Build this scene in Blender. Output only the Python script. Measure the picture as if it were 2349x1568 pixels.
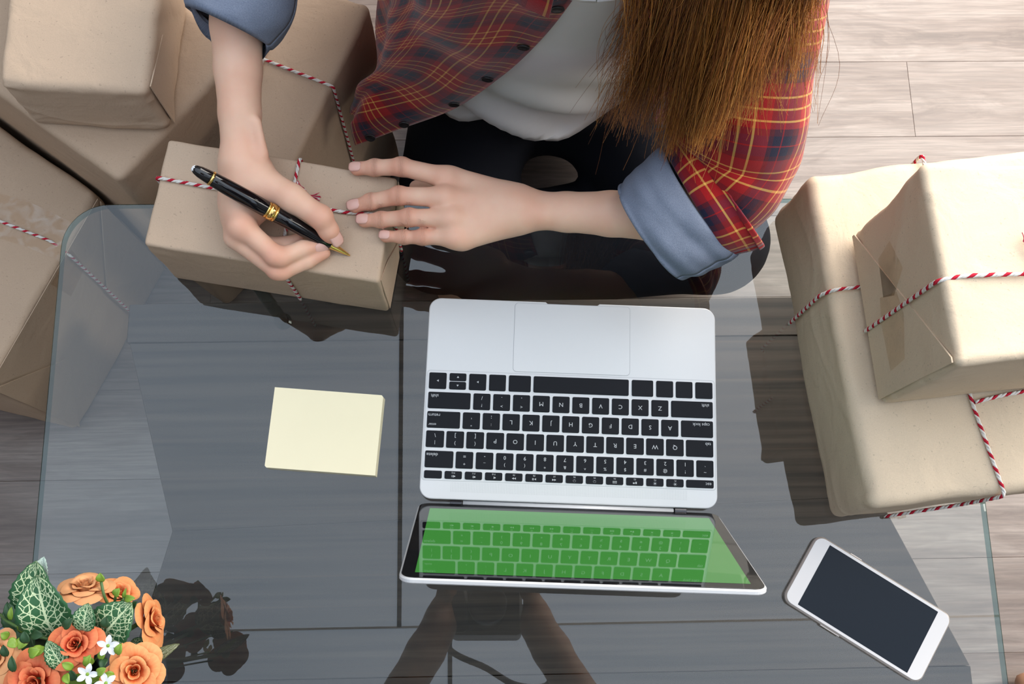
import bpy, bmesh, math, random
import numpy as np
from mathutils import Matrix, Vector

for _o in list(bpy.data.objects):
    bpy.data.objects.remove(_o)
SC = bpy.context.scene
COL = SC.collection
rnd = random.Random(7)

# ------------------------------------------------------------------ camera
W, H, FPX = 2349, 1568, 2399.0
HC = 1.415                                    # lens height above the floor
G = 0.42                                      # upper side of the glass table top
RC = np.array([[0.99958767, -0.01197169, 0.02609931],
               [-0.01790674, -0.97043965, 0.2406787],
               [0.02244647, -0.24104682, -0.97025388]])
def P(px, py, z):
    """world point at height z that lies under a point of the photograph"""
    d = RC @ np.array([px - W / 2, py - H / 2, FPX])
    t = (z - HC) / d[2]
    return np.array([d[0] * t, d[1] * t, z])

cam_d = bpy.data.cameras.new('camera')
cam_d.sensor_width = 36.0
cam_d.lens = FPX / W * 36.0
cam_d.clip_start = 0.02
cam_d.clip_end = 50
cam = bpy.data.objects.new('camera', cam_d)
COL.objects.link(cam)
M4 = Matrix.Identity(4)
for i in range(3):
    M4[i][0] = RC[i][0]; M4[i][1] = -RC[i][1]; M4[i][2] = -RC[i][2]
M4[2][3] = HC
cam.matrix_world = M4
SC.camera = cam

# ------------------------------------------------------------------ world, light, exposure
wd = bpy.data.worlds.new('world')
SC.world = wd
wd.use_nodes = True
bgn = wd.node_tree.nodes['Background']
bgn.inputs[0].default_value = (0.80, 0.88, 1.0, 1)
bgn.inputs[1].default_value = 1.0
SIDE_POWER, BACK_POWER, CEILING_GLOW = 38.0, 36.0, 0.98
def daylight(name, loc, d, w, h, power, color):
    ld = bpy.data.lights.new(name, 'AREA')
    ld.shape = 'RECTANGLE'; ld.size = w; ld.size_y = h; ld.energy = power; ld.color = color
    lo = bpy.data.objects.new(name, ld); COL.objects.link(lo)
    lo.location = loc; lo.rotation_euler = Vector(d).to_track_quat('-Z', 'Z').to_euler()
daylight('side_window_daylight', (1.74, 0.80, 1.42), (-1.0, -0.20, -0.45), 1.9, 1.4, SIDE_POWER, (1.0, 0.93, 0.83))
daylight('added_back_light', (0.98, 1.72, 1.40), (-0.25, -1.0, -0.45), 1.3, 1.7, BACK_POWER, (1.0, 0.93, 0.84))  # lamp at the added back window, lifts the floor on the right
SC.view_settings.view_transform = 'Standard'
SC.view_settings.look = 'None'
SC.view_settings.gamma = 1.0
SC.view_settings.use_curve_mapping = False
SC.view_settings.exposure = 0.48
SC.cycles.max_bounces = 6; SC.cycles.diffuse_bounces = 3; SC.cycles.glossy_bounces = 4; SC.cycles.transparent_max_bounces = 10
SC.cycles.caustics_reflective = False; SC.cycles.caustics_refractive = False

# ------------------------------------------------------------------ helpers
def put(name, me, mat=None, parent=None, smooth=False, label=None, cat=None, group=None, kind=None):
    o = bpy.data.objects.new(name, me)
    COL.objects.link(o)
    if mat is not None and me is not None and len(me.materials) == 0:
        me.materials.append(mat)
    if parent is not None:
        o.parent = parent
    if smooth and me is not None:
        me.polygons.foreach_set('use_smooth', [True] * len(me.polygons))
    for k, v in (('label', label), ('category', cat), ('group', group), ('kind', kind)):
        if v is not None:
            o[k] = v
    return o

def empty(name, loc=(0, 0, 0), rz=0.0, **kw):
    o = put(name, None, **kw)
    o.location = tuple(loc); o.rotation_euler = (0, 0, rz)
    o.empty_display_size = 0.05
    return o

def mesh(name, v, f, uv=None):
    me = bpy.data.meshes.new(name)
    me.from_pydata([tuple(float(c) for c in p) for p in v], [], [tuple(int(i) for i in q) for q in f])
    if uv is not None:
        uv = np.asarray(uv, dtype=np.float32)
        l = me.uv_layers.new(name='UVMap')
        idx = np.empty(len(me.loops), dtype=np.int32)
        me.loops.foreach_get('vertex_index', idx)
        l.data.foreach_set('uv', uv[idx].ravel())
    me.update()
    return me

def fixn(me):
    bm = bmesh.new(); bm.from_mesh(me)
    bmesh.ops.recalc_face_normals(bm, faces=bm.faces)
    bm.to_mesh(me); bm.free()
    return me

def loops_mesh(name, loops, cap0=True, cap1=True, uv=None):
    """loft closed loops of 3d points"""
    n = len(loops[0]); v = [p for l in loops for p in l]; f = []
    for i in range(len(loops) - 1):
        for j in range(n):
            k = (j + 1) % n
            f.append((i * n + j, i * n + k, (i + 1) * n + k, (i + 1) * n + j))
    if cap0: f.append(tuple(range(n - 1, -1, -1)))
    if cap1: f.append(tuple(range((len(loops) - 1) * n, len(loops) * n)))
    return fixn(mesh(name, v, f, uv))

def rrect(w, h, r, n=5, cx=0, cy=0):
    pts = []
    for (sx, sy, a0) in ((1, 1, 0), (-1, 1, 90), (-1, -1, 180), (1, -1, 270)):
        for i in range(n + 1):
            a = math.radians(a0 + 90 * i / n)
            pts.append((cx + sx * (w / 2 - r) + r * math.cos(a), cy + sy * (h / 2 - r) + r * math.sin(a)))
    return pts

def slab(name, w, h, r, z0, z1, bev=0.0006, n=5, cx=0, cy=0):
    def lp(d, z): return [(x, y, z) for x, y in rrect(w - 2 * d, h - 2 * d, max(r - d, 1e-4), n, cx, cy)]
    return loops_mesh(name, [lp(bev, z0), lp(0, z0 + bev), lp(0, z1 - bev), lp(bev, z1)])

def box_mesh(name, x0, x1, y0, y1, z0, z1, bev=0.0):
    def lp(d, z): return [(x0 + d, y0 + d, z), (x1 - d, y0 + d, z), (x1 - d, y1 - d, z), (x0 + d, y1 - d, z)]
    if bev: return loops_mesh(name, [lp(bev, z0), lp(0, z0 + bev), lp(0, z1 - bev), lp(bev, z1)])
    return loops_mesh(name, [lp(0, z0), lp(0, z1)])

def poly_prism(name, pts, z0, z1, bev=0.0):
    c = np.mean(np.array(pts), axis=0)
    def lp(d, z):
        o = []
        for p in pts:
            q = np.array(p); v = c - q; q = q + v / np.linalg.norm(v) * d
            o.append((q[0], q[1], z))
        return o
    if bev: return loops_mesh(name, [lp(bev, z0), lp(0, z0 + bev), lp(0, z1 - bev), lp(bev, z1)])
    return loops_mesh(name, [lp(0, z0), lp(0, z1)])

def resample(path, step):
    path = [np.array(p, float) for p in path]
    out = [path[0]]
    for a, b in zip(path[:-1], path[1:]):
        n = max(1, int(round(np.linalg.norm(b - a) / step)))
        for i in range(1, n + 1): out.append(a + (b - a) * i / n)
    return out

def catmull(pts, n=8):
    pts = [np.array(p, float) for p in pts]
    pp = [2 * pts[0] - pts[1]] + pts + [2 * pts[-1] - pts[-2]]
    out = []
    for i in range(1, len(pp) - 2):
        p0, p1, p2, p3 = pp[i - 1:i + 3]
        for k in range(n):
            t = k / n
            out.append(0.5 * ((2 * p1) + (p2 - p0) * t + (2 * p0 - 5 * p1 + 4 * p2 - p3) * t * t + (3 * p1 - p0 - 3 * p2 + p3) * t ** 3))
    out.append(pts[-1])
    return out

def round_corners(path, r, n=4):
    path = [np.array(p, float) for p in path]
    out = [path[0]]
    for a, b, c in zip(path[:-2], path[1:-1], path[2:]):
        d1, d2 = a - b, c - b
        l1, l2 = np.linalg.norm(d1), np.linalg.norm(d2)
        q = min(r, l1 * 0.45, l2 * 0.45)
        s, e = b + d1 / l1 * q, b + d2 / l2 * q
        for i in range(n + 1):
            t = i / n
            out.append((1 - t) ** 2 * s + 2 * t * (1 - t) * b + t * t * e)
    out.append(path[-1])
    return out

def tube(name, path, rad, ns=8, closed_ends=True, taper=None, lobes=None):
    """swept tube, uv = (metres along, turns around)"""
    path = [np.array(p, float) for p in path]
    n = len(path)
    tang = [path[min(i + 1, n - 1)] - path[max(i - 1, 0)] for i in range(n)]
    tang = [t / (np.linalg.norm(t) + 1e-12) for t in tang]
    up = np.array([0, 0, 1.0]) if abs(tang[0][2]) < 0.9 else np.array([1.0, 0, 0])
    nrm = np.cross(tang[0], up); nrm /= np.linalg.norm(nrm)
    v, uv, f, L = [], [], [], 0.0
    for i in range(n):
        if i:
            L += np.linalg.norm(path[i] - path[i - 1])
            nrm = nrm - tang[i] * np.dot(nrm, tang[i]); nrm /= np.linalg.norm(nrm) + 1e-12
        bn = np.cross(tang[i], nrm)
        r = rad if taper is None else rad * taper(i / (n - 1))
        for j in range(ns + 1):
            a = 2 * math.pi * j / ns
            rr = r if lobes is None else r * (1 + lobes[0] * math.cos(2 * (a + 2 * math.pi * L / lobes[1])))
            v.append(path[i] + rr * (math.cos(a) * nrm + math.sin(a) * bn))
            uv.append((L, j / ns))
    m = ns + 1
    for i in range(n - 1):
        for j in range(ns):
            f.append((i * m + j, i * m + j + 1, (i + 1) * m + j + 1, (i + 1) * m + j))
    if closed_ends:
        f.append(tuple(range(ns - 1, -1, -1)))
        f.append(tuple((n - 1) * m + j for j in range(ns)))
    return mesh(name, v, f, uv)

def lathe(name, prof, ns=32):
    """profile (r,z) spun about z"""
    loops = []
    for r, z in prof:
        loops.append([(r * math.cos(2 * math.pi * j / ns), r * math.sin(2 * math.pi * j / ns), z) for j in range(ns)])
    return loops_mesh(name, loops)

def wob(p, scale, seed, n=6):
    """smooth pseudo noise in -1..1 for an (N,3) array"""
    r = np.random.RandomState(seed)
    out = np.zeros(len(p))
    for i in range(n):
        d = r.normal(size=3); d /= np.linalg.norm(d)
        out += np.sin(p @ d * scale * (0.6 + 0.9 * r.rand()) + r.rand() * 6.28)
    return out / n * 1.4

# ------------------------------------------------------------------ materials
class NT:
    def __init__(s, name):
        s.m = bpy.data.materials.new(name); s.m.use_nodes = True
        s.t = s.m.node_tree; s.n = s.t.nodes; s.b = s.n['Principled BSDF']; s.out = s.n['Material Output']
    def new(s, typ, **kw):
        x = s.n.new(typ)
        for k, v in kw.items(): setattr(x, k, v)
        return x
    def link(s, a, b): s.t.links.new(a, b)
    def val(s, sock, v):
        if hasattr(v, 'default_value') or isinstance(v, bpy.types.NodeSocket): s.link(v, sock)
        else: sock.default_value = v
    def math(s, op, a, b=0.0, c=None):
        x = s.new('ShaderNodeMath', operation=op)
        s.val(x.inputs[0], a); s.val(x.inputs[1], b)
        if c is not None: s.val(x.inputs[2], c)
        return x.outputs[0]
    def mix(s, fac, a, b, blend='MIX'):
        x = s.new('ShaderNodeMix', data_type='RGBA', blend_type=blend)
        s.val(x.inputs['Factor'], fac)
        for sock, c in ((x.inputs[6], a), (x.inputs[7], b)):
            if isinstance(c, tuple): sock.default_value = (*c[:3], 1)
            else: s.link(c, sock)
        return x.outputs[2]
    def ramp(s, fac, stops, interp='LINEAR'):
        x = s.new('ShaderNodeValToRGB'); x.color_ramp.interpolation = interp
        el = x.color_ramp.elements
        while len(el) < len(stops): el.new(0.5)
        for e, (p, c) in zip(el, stops):
            e.position = p; e.color = (*c[:3], 1) if isinstance(c, tuple) else (c, c, c, 1)
        s.link(fac, x.inputs[0])
        return x.outputs[0]
    def coord(s, which='Object'): return s.new('ShaderNodeTexCoord').outputs[which]
    def mapping(s, vec, scale=(1, 1, 1), rot=(0, 0, 0), loc=(0, 0, 0)):
        x = s.new('ShaderNodeMapping')
        x.inputs['Scale'].default_value = scale; x.inputs['Rotation'].default_value = rot; x.inputs['Location'].default_value = loc
        s.link(vec, x.inputs['Vector']); return x.outputs[0]
    def noise(s, vec, scale, detail=3, rough=0.5, dist=0.0, col=False):
        x = s.new('ShaderNodeTexNoise')
        x.inputs['Scale'].default_value = scale; x.inputs['Detail'].default_value = detail
        x.inputs['Roughness'].default_value = rough; x.inputs['Distortion'].default_value = dist
        s.link(vec, x.inputs['Vector']); return x.outputs['Color' if col else 'Fac']
    def bump(s, h, strength=0.3, dist=0.001, base=None):
        x = s.new('ShaderNodeBump'); x.inputs['Strength'].default_value = strength; x.inputs['Distance'].default_value = dist
        s.link(h, x.inputs['Height'])
        if base is not None: s.link(base, x.inputs['Normal'])
        return x.outputs[0]
    def set(s, color=None, rough=None, metal=None, spec=None, normal=None, **kw):
        if color is not None:
            if isinstance(color, tuple): s.b.inputs['Base Color'].default_value = (*color[:3], 1)
            else: s.link(color, s.b.inputs['Base Color'])
        if rough is not None: s.val(s.b.inputs['Roughness'], rough)
        if metal is not None: s.b.inputs['Metallic'].default_value = metal
        if spec is not None: s.b.inputs['Specular IOR Level'].default_value = spec
        if normal is not None: s.link(normal, s.b.inputs['Normal'])
        for k, v in kw.items(): s.val(s.b.inputs[k.replace('_', ' ')], v)
        return s.m

def m_plain(name, color, rough=0.5, metal=0.0, spec=0.5, grain=0.0, gscale=300):
    t = NT(name)
    c = t.noise(t.coord(), gscale, 2)
    col = t.mix(t.math('MULTIPLY', c, grain), color, tuple(x * 0.55 for x in color))
    return t.set(col, rough, metal, spec)

def m_kraft(name, tint=(0.585, 0.430, 0.308)):
    t = NT(name)
    co = t.coord()
    fibre = t.noise(t.mapping(co, (1, 1, 1)), 900, 3, 0.7)
    blotch = t.noise(co, 14, 4, 0.55)
    speck = t.noise(co, 420, 1, 0.4)
    lo_, hi = tuple(x * 0.86 for x in tint), tuple(min(1, x * 1.10) for x in tint)
    c = t.mix(fibre, lo_, hi)
    c = t.mix(t.math('MULTIPLY', t.ramp(blotch, [(0.35, 0.0), (0.7, 1.0)]), 0.22), c, tuple(x * 0.84 for x in tint))
    c = t.mix(t.math('MULTIPLY', t.ramp(speck, [(0.70, 0.0), (0.76, 1.0)]), 0.35), c, tuple(x * 0.42 for x in tint))
    crease = t.noise(co, 26, 5, 0.5, 0.6)
    n1 = t.bump(crease, 0.45, 0.005)
    n2 = t.bump(fibre, 0.18, 0.0006, n1)
    return t.set(c, 0.72, 0, 0.25, n2)

def m_twine():
    t = NT('bakers_twine')
    uv = t.new('ShaderNodeSeparateXYZ'); t.link(t.coord('UV'), uv.inputs[0])
    ph = t.math('FRACT', t.math('ADD', t.math('MULTIPLY', uv.outputs[0], 1 / 0.0125), uv.outputs[1]))
    red = t.ramp(ph, [(0.0, 1.0), (0.36, 0.0)], 'CONSTANT')
    f = t.noise(t.mapping(t.coord('UV'), (400, 6, 1)), 3.0, 2)
    white = t.mix(f, (0.66, 0.62, 0.57), (0.92, 0.89, 0.84))
    rd = t.mix(f, (0.40, 0.015, 0.03), (0.66, 0.03, 0.06))
    strand = t.math('ABSOLUTE', t.math('SINE', t.math('MULTIPLY', t.math('ADD', t.math('MULTIPLY', uv.outputs[0], 1 / 0.0125), uv.outputs[1]), 9.42)))
    return t.set(t.mix(red, white, rd), 0.9, 0, 0.1, t.bump(strand, 0.8, 0.0008))

def m_darkwood():
    t = NT('dark_wenge_wood')
    co = t.coord()
    g = t.noise(t.mapping(co, (1.5, 60, 60)), 1.5, 4, 0.6, 0.0)
    g2 = t.noise(t.mapping(co, (0.6, 110, 110)), 1.0, 2, 0.6)
    c = t.mix(t.ramp(g, [(0.32, 0.0), (0.72, 1.0)]), (0.020, 0.016, 0.015), (0.085, 0.062, 0.050))
    c = t.mix(t.math('MULTIPLY', t.ramp(g2, [(0.62, 0.0), (0.78, 1.0)]), 0.55), c, (0.15, 0.085, 0.055))
    return t.set(c, 0.45, 0, 0.3)

def m_floor():
    t = NT('floor_plank_laminate')
    co = t.coord()
    oi = t.new('ShaderNodeObjectInfo')
    sh = t.new('ShaderNodeVectorMath', operation='ADD'); t.link(co, sh.inputs[0])
    rv = t.new('ShaderNodeCombineXYZ')
    t.link(t.math('MULTIPLY', oi.outputs['Random'], 37.0), rv.inputs[0]); t.link(t.math('MULTIPLY', oi.outputs['Random'], 11.0), rv.inputs[1])
    t.link(rv.outputs[0], sh.inputs[1])
    v = sh.outputs[0]
    warp = t.noise(t.mapping(v, (1.6, 8, 1)), 1.5, 3, 0.5, 0.6, True)
    vv = t.new('ShaderNodeVectorMath', operation='ADD'); t.link(t.mapping(v, (1.3, 22, 1)), vv.inputs[0])
    w2 = t.new('ShaderNodeVectorMath', operation='SCALE'); t.link(warp, w2.inputs[0]); w2.inputs['Scale'].default_value = 2.1
    t.link(w2.outputs[0], vv.inputs[1])
    g = t.noise(vv.outputs[0], 1.5, 6, 0.62)
    fine = t.noise(t.mapping(v, (9, 260, 1)), 1.0, 4, 0.7)
    c = t.ramp(g, [(0.25, (0.070, 0.045, 0.036)), (0.45, (0.200, 0.150, 0.126)), (0.62, (0.300, 0.245, 0.214)), (0.85, (0.095, 0.066, 0.054))])
    c = t.mix(t.math('MULTIPLY', t.ramp(fine, [(0.38, 1.0), (0.62, 0.0)]), 0.45), c, (0.075, 0.056, 0.050))
    c = t.mix(t.math('MULTIPLY', oi.outputs['Random'], 0.25), c, (0.20, 0.17, 0.155))
    return t.set(c, 0.36, 0, 0.60, t.bump(fine, 0.10, 0.0006))

def m_glass(name='table_glass', ior=1.82, tint=(0.93, 0.96, 0.95), rough=0.0):
    t = NT(name)
    fr = t.new('ShaderNodeFresnel'); fr.inputs['IOR'].default_value = ior
    geo = t.new('ShaderNodeNewGeometry')
    fac = t.math('MULTIPLY', fr.outputs[0], t.math('SUBTRACT', 1.0, geo.outputs['Backfacing']))
    tr = t.new('ShaderNodeBsdfTransparent'); tr.inputs[0].default_value = (*tint, 1)
    gl = t.new('ShaderNodeBsdfGlossy'); gl.inputs['Roughness'].default_value = rough
    mx = t.new('ShaderNodeMixShader')
    t.link(fac, mx.inputs[0]); t.link(tr.outputs[0], mx.inputs[1]); t.link(gl.outputs[0], mx.inputs[2])
    t.link(mx.outputs[0], t.out.inputs[0])
    return t.m

def m_emit(name, color, strength):
    t = NT(name)
    t.b.inputs['Base Color'].default_value = (0.8, 0.8, 0.8, 1)
    t.b.inputs['Emission Color'].default_value = (*color, 1)
    t.b.inputs['Emission Strength'].default_value = strength
    return t.m

KRAFT = m_kraft('kraft_paper')
KRAFT_B = m_kraft('kraft_paper_light', (0.680, 0.550, 0.400))
KRAFT_C = m_kraft('kraft_paper_mid', (0.520, 0.375, 0.265))
TWINE = m_twine()
WENGE = m_darkwood()
FLOOR = m_floor()
GLASS = m_glass()
GLASS_EDGE = m_glass('table_glass_edge', 1.6, (0.30, 0.46, 0.44))
WALL = m_plain('painted_plaster', (0.42, 0.41, 0.40), 0.9, grain=0.15, gscale=60)
WHITE_PAINT = m_plain('white_paint', (0.78, 0.78, 0.77), 0.7, grain=0.05)
DARK_TRIM = m_plain('dark_trim', (0.10, 0.10, 0.11), 0.6, grain=0.1)
BLACK = m_plain('black_plastic', (0.012, 0.012, 0.013), 0.4, grain=0.1)
def m_tape():
    t = NT('clear_tape')
    n = t.noise(t.mapping(t.coord(), (1, 1, 1)), 60, 3, 0.5, 0.8)
    tr = t.new('ShaderNodeBsdfTransparent'); tr.inputs[0].default_value = (0.975, 0.955, 0.93, 1)
    gl = t.new('ShaderNodeBsdfGlossy'); gl.inputs['Roughness'].default_value = 0.18
    gl.inputs['Color'].default_value = (0.9, 0.88, 0.85, 1)
    mx = t.new('ShaderNodeMixShader')
    t.link(t.math('MULTIPLY', t.ramp(n, [(0.45, 0.01), (0.80, 0.09)]), 1.0), mx.inputs[0])
    t.link(tr.outputs[0], mx.inputs[1]); t.link(gl.outputs[0], mx.inputs[2])
    t.link(mx.outputs[0], t.out.inputs[0]); return t.m
TAPE = m_tape()

# ------------------------------------------------------------------ the room
put('floor', box_mesh('floor', -2.4, 2.4, -2.4, 2.8, -0.10, -0.012), FLOOR, kind='structure',
    label='grey brown wood plank floor of the room', cat='floor')
floor_o = bpy.data.objects['floor']
PW, PL = 0.1222, 1.20
row_y0 = 0.1679 - 11 * PW
plank_me = box_mesh('plank', 0.0001, PL - 0.0001, 0.0001, PW - 0.0001, -0.012, 0.0, 0.0004)
plank_me.materials.append(FLOOR)
for r in range(26):
    y = row_y0 + r * PW
    off = ((r * 0.437) % 1.0) * PL
    if abs(y - 0.64) < PW * 0.75 and y < 0.66: off = (0.641 + 2.4) % PL
    n = 0
    x = -2.4 - PL + off
    while x < 2.4 - 1e-6:
        x0, x1 = max(x, -2.4), min(x + PL, 2.4)
        if x1 - x0 > 0.05:
            if x0 > x or x1 < x + PL:
                me = box_mesh('plank', 0.0001, x1 - x0 - 0.0001, 0.0001, PW - 0.0001, -0.012, 0.0, 0.0004); me.materials.append(FLOOR)
            else: me = plank_me
            o = put('plank', me, parent=floor_o); o.location = (x0, y, 0)
        x += PL
CH = 2.60
RS = 0.55                                     # window wall stands this much inside x = 2.4
put('ceiling', box_mesh('ceiling', -2.4, 2.4, -2.4, 2.8, CH + 0.03, CH + 0.13), WHITE_PAINT, kind='structure')
put('wall_left', box_mesh('wall_left', -2.5, -2.4, -2.4, 2.8, -0.1, CH + 0.03), WALL, kind='structure')
put('wall_front', box_mesh('wall_front', -2.5, 2.5, -2.5, -2.4, -0.1, CH + 0.03), WALL, kind='structure')
YB = 1.90
wb = put('wall_back', box_mesh('wall_back', -2.5, 0.25, YB, YB + 0.1, -0.1, CH + 0.03), WALL, kind='structure')
for (x0, x1, z0, z1) in ((1.70, 2.5, -0.1, CH + 0.03), (0.25, 1.70, -0.1, 0.45), (0.25, 1.70, 2.35, CH + 0.03)):
    put('wall_panel', box_mesh('wall_panel', x0, x1, YB, YB + 0.1, z0, z1), WALL, parent=wb)
w2 = put('added_window', box_mesh('added_window', 0.95, 1.00, YB + 0.02, YB + 0.06, 0.45, 2.35), WHITE_PAINT, kind='structure')  # unseen window added in the back wall to brighten the right-hand floor
for (x0, x1, z0, z1) in ((0.25, 0.30, 0.45, 2.35), (1.65, 1.70, 0.45, 2.35), (0.30, 1.65, 0.45, 0.50), (0.30, 1.65, 2.30, 2.35)):
    put('window_frame', box_mesh('window_frame', x0, x1, YB + 0.02, YB + 0.06, z0, z1), WHITE_PAINT, parent=w2)
PANE = m_glass('window_glass', 1.45, (0.98, 0.98, 0.98))
for (x0, x1) in ((0.30, 0.95), (1.00, 1.65)):
    put('pane', box_mesh('pane', x0, x1, YB + 0.035, YB + 0.041, 0.50, 2.30), PANE, parent=w2)
wr = put('wall_right', box_mesh('wall_right', 2.4 - RS, 2.5 - RS, -2.4, -0.1, -0.1, CH + 0.03), WALL, kind='structure')
put('wall_panel', box_mesh('wall_panel', 2.4 - RS, 2.5 - RS, 1.75, 1.9, -0.1, CH + 0.03), WALL, parent=wr)
put('wall_panel', box_mesh('wall_panel', 2.4 - RS, 2.5 - RS, -0.1, 1.75, -0.1, 0.55), WALL, parent=wr)
put('wall_panel', box_mesh('wall_panel', 2.4 - RS, 2.5 - RS, -0.1, 1.75, 2.3, CH + 0.03), WALL, parent=wr)
win = put('window_1', box_mesh('window_1', 2.41 - RS, 2.46 - RS, 1.02, 1.08, 0.55, 2.3), WHITE_PAINT, kind='structure')
for (y0, y1, z0, z1) in ((-0.1, -0.05, 0.55, 2.3), (1.70, 1.75, 0.55, 2.3), (-0.05, 1.70, 0.55, 0.60), (-0.05, 1.70, 2.25, 2.3)):
    put('window_frame', box_mesh('window_frame', 2.41 - RS, 2.46 - RS, y0, y1, z0, z1), WHITE_PAINT, parent=win)
for (y0, y1) in ((-0.05, 1.02), (1.08, 1.70)):
    put('pane', box_mesh('pane', 2.43 - RS, 2.436 - RS, y0, y1, 0.60, 2.25), PANE, parent=win)

# luminous ceiling panels, the front pair lengthened for extra fill light; their joints show as lines in the glass table top
DIFF = m_emit('ceiling_diffuser', (0.69, 0.875, 1.10), CEILING_GLOW)
JX1, JX2, JY, JG = -0.26, -0.112, -0.067, 0.0065
for (x0, x1, y0, y1, lab) in ((-1.75, JX1, JY, 1.68, 'luminous white ceiling panel above the stacked parcels'),
                              (JX1, 1.72, JY, 1.68, 'luminous white ceiling panel above the laptop'),
                              (-1.75, JX2, -1.9, JY, 'luminous white ceiling panel above the flower pot'),
                              (JX2, 1.72, -1.9, JY, 'luminous white ceiling panel above the smartphone')):
    e = empty('ceiling_light', ((x0 + x1) / 2, (y0 + y1) / 2, CH + 0.03), label=lab, cat='ceiling light', group='luminous ceiling panels')
    hx, hy = (x1 - x0) / 2, (y1 - y0) / 2
    put('diffuser', box_mesh('diffuser', -hx + JG, hx - JG, -hy + JG * .5, hy - JG * .5, -0.028, -0.012), DIFF, parent=e)
    for (a, b, c, d, m_) in ((-hx, -hx + JG, -hy, hy, DARK_TRIM), (hx - JG, hx, -hy, hy, DARK_TRIM), (-hx + JG, hx - JG, -hy, -hy + JG * .5, WHITE_PAINT), (-hx + JG, hx - JG, hy - JG * .5, hy, WHITE_PAINT)):
        put('frame', box_mesh('frame', a, b, c, d, -0.03, 0.0), m_, parent=e)
    put('backing', box_mesh('backing', -hx + JG, hx - JG, -hy + JG * .5, hy - JG * .5, -0.011, 0.0), WHITE_PAINT, parent=e)

# ------------------------------------------------------------------ coffee table
tab = empty('coffee_table', (0.028, 0.12, 0), label='low coffee table with clear glass top over a dark wood shelf', cat='table')
def tl(x, y): return (x - 0.028, y - 0.12)
gx0, gx1, gy0, gy1 = -0.420, 0.4765, -0.165, 0.3945
gme = slab('glass_top', gx1 - gx0, gy1 - gy0, 0.045, G - 0.010, G, 0.0012, 10, (gx0 + gx1) / 2 - 0.028, (gy0 + gy1) / 2 - 0.12)
gme.materials.append(GLASS); gme.materials.append(GLASS_EDGE)
for p in gme.polygons:
    if abs(p.normal.z) < 0.9: p.material_index = 1
put('glass_top', gme, parent=tab)
ZS = 0.20
def wood_part(name, pts, z0, z1, bev=0.0015):
    return put(name, poly_prism(name, [tl(*p) for p in pts], z0, z1, bev), WENGE, parent=tab)
wood_part('back_rail', [(-0.4247, 0.3060), (0.515, 0.3060), (0.515, 0.3525), (-0.4247, 0.3525)], ZS - 0.05, ZS + 0.002)
wood_part('front_rail', [(-0.4247, -0.135), (0.5402, -0.135), (0.5402, -0.0795), (-0.4247, -0.0795)], ZS - 0.05, ZS + 0.002)
wood_part('shelf_board', [(-0.358, 0.0844), (0.456, 0.112), (0.515, 0.3050), (-0.4214, 0.3050)], ZS - 0.03, ZS, 0.001)
wood_part('shelf_board', [(-0.4000, -0.0787), (0.5402, -0.0787), (0.456, 0.112), (-0.358, 0.0844)], ZS - 0.03, ZS, 0.001)
for (x, y) in ((-0.395, 0.33), (0.46, 0.33), (-0.395, -0.11), (0.46, -0.11)):
    put('leg', box_mesh('leg', x - 0.028 - 0.016, x - 0.028 + 0.016, y - 0.12 - 0.016, y - 0.12 + 0.016, 0.0, ZS - 0.05, 0.002), WENGE, parent=tab)
for (x, y) in ((-0.24, 0.3292), (0.42, 0.3292), (-0.24, -0.1073), (0.42, -0.1073)):
    pm = lathe('glass_support', [(0.010, ZS + 0.002), (0.010, ZS + 0.004), (0.007, ZS + 0.006), (0.007, G - 0.016), (0.014, G - 0.014), (0.014, G - 0.0102)], 20)
    pm.materials.append(GLASS_EDGE)
    o = put('glass_support', pm, parent=tab, smooth=False); o.location = (x - 0.028, y - 0.12, 0)
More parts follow.
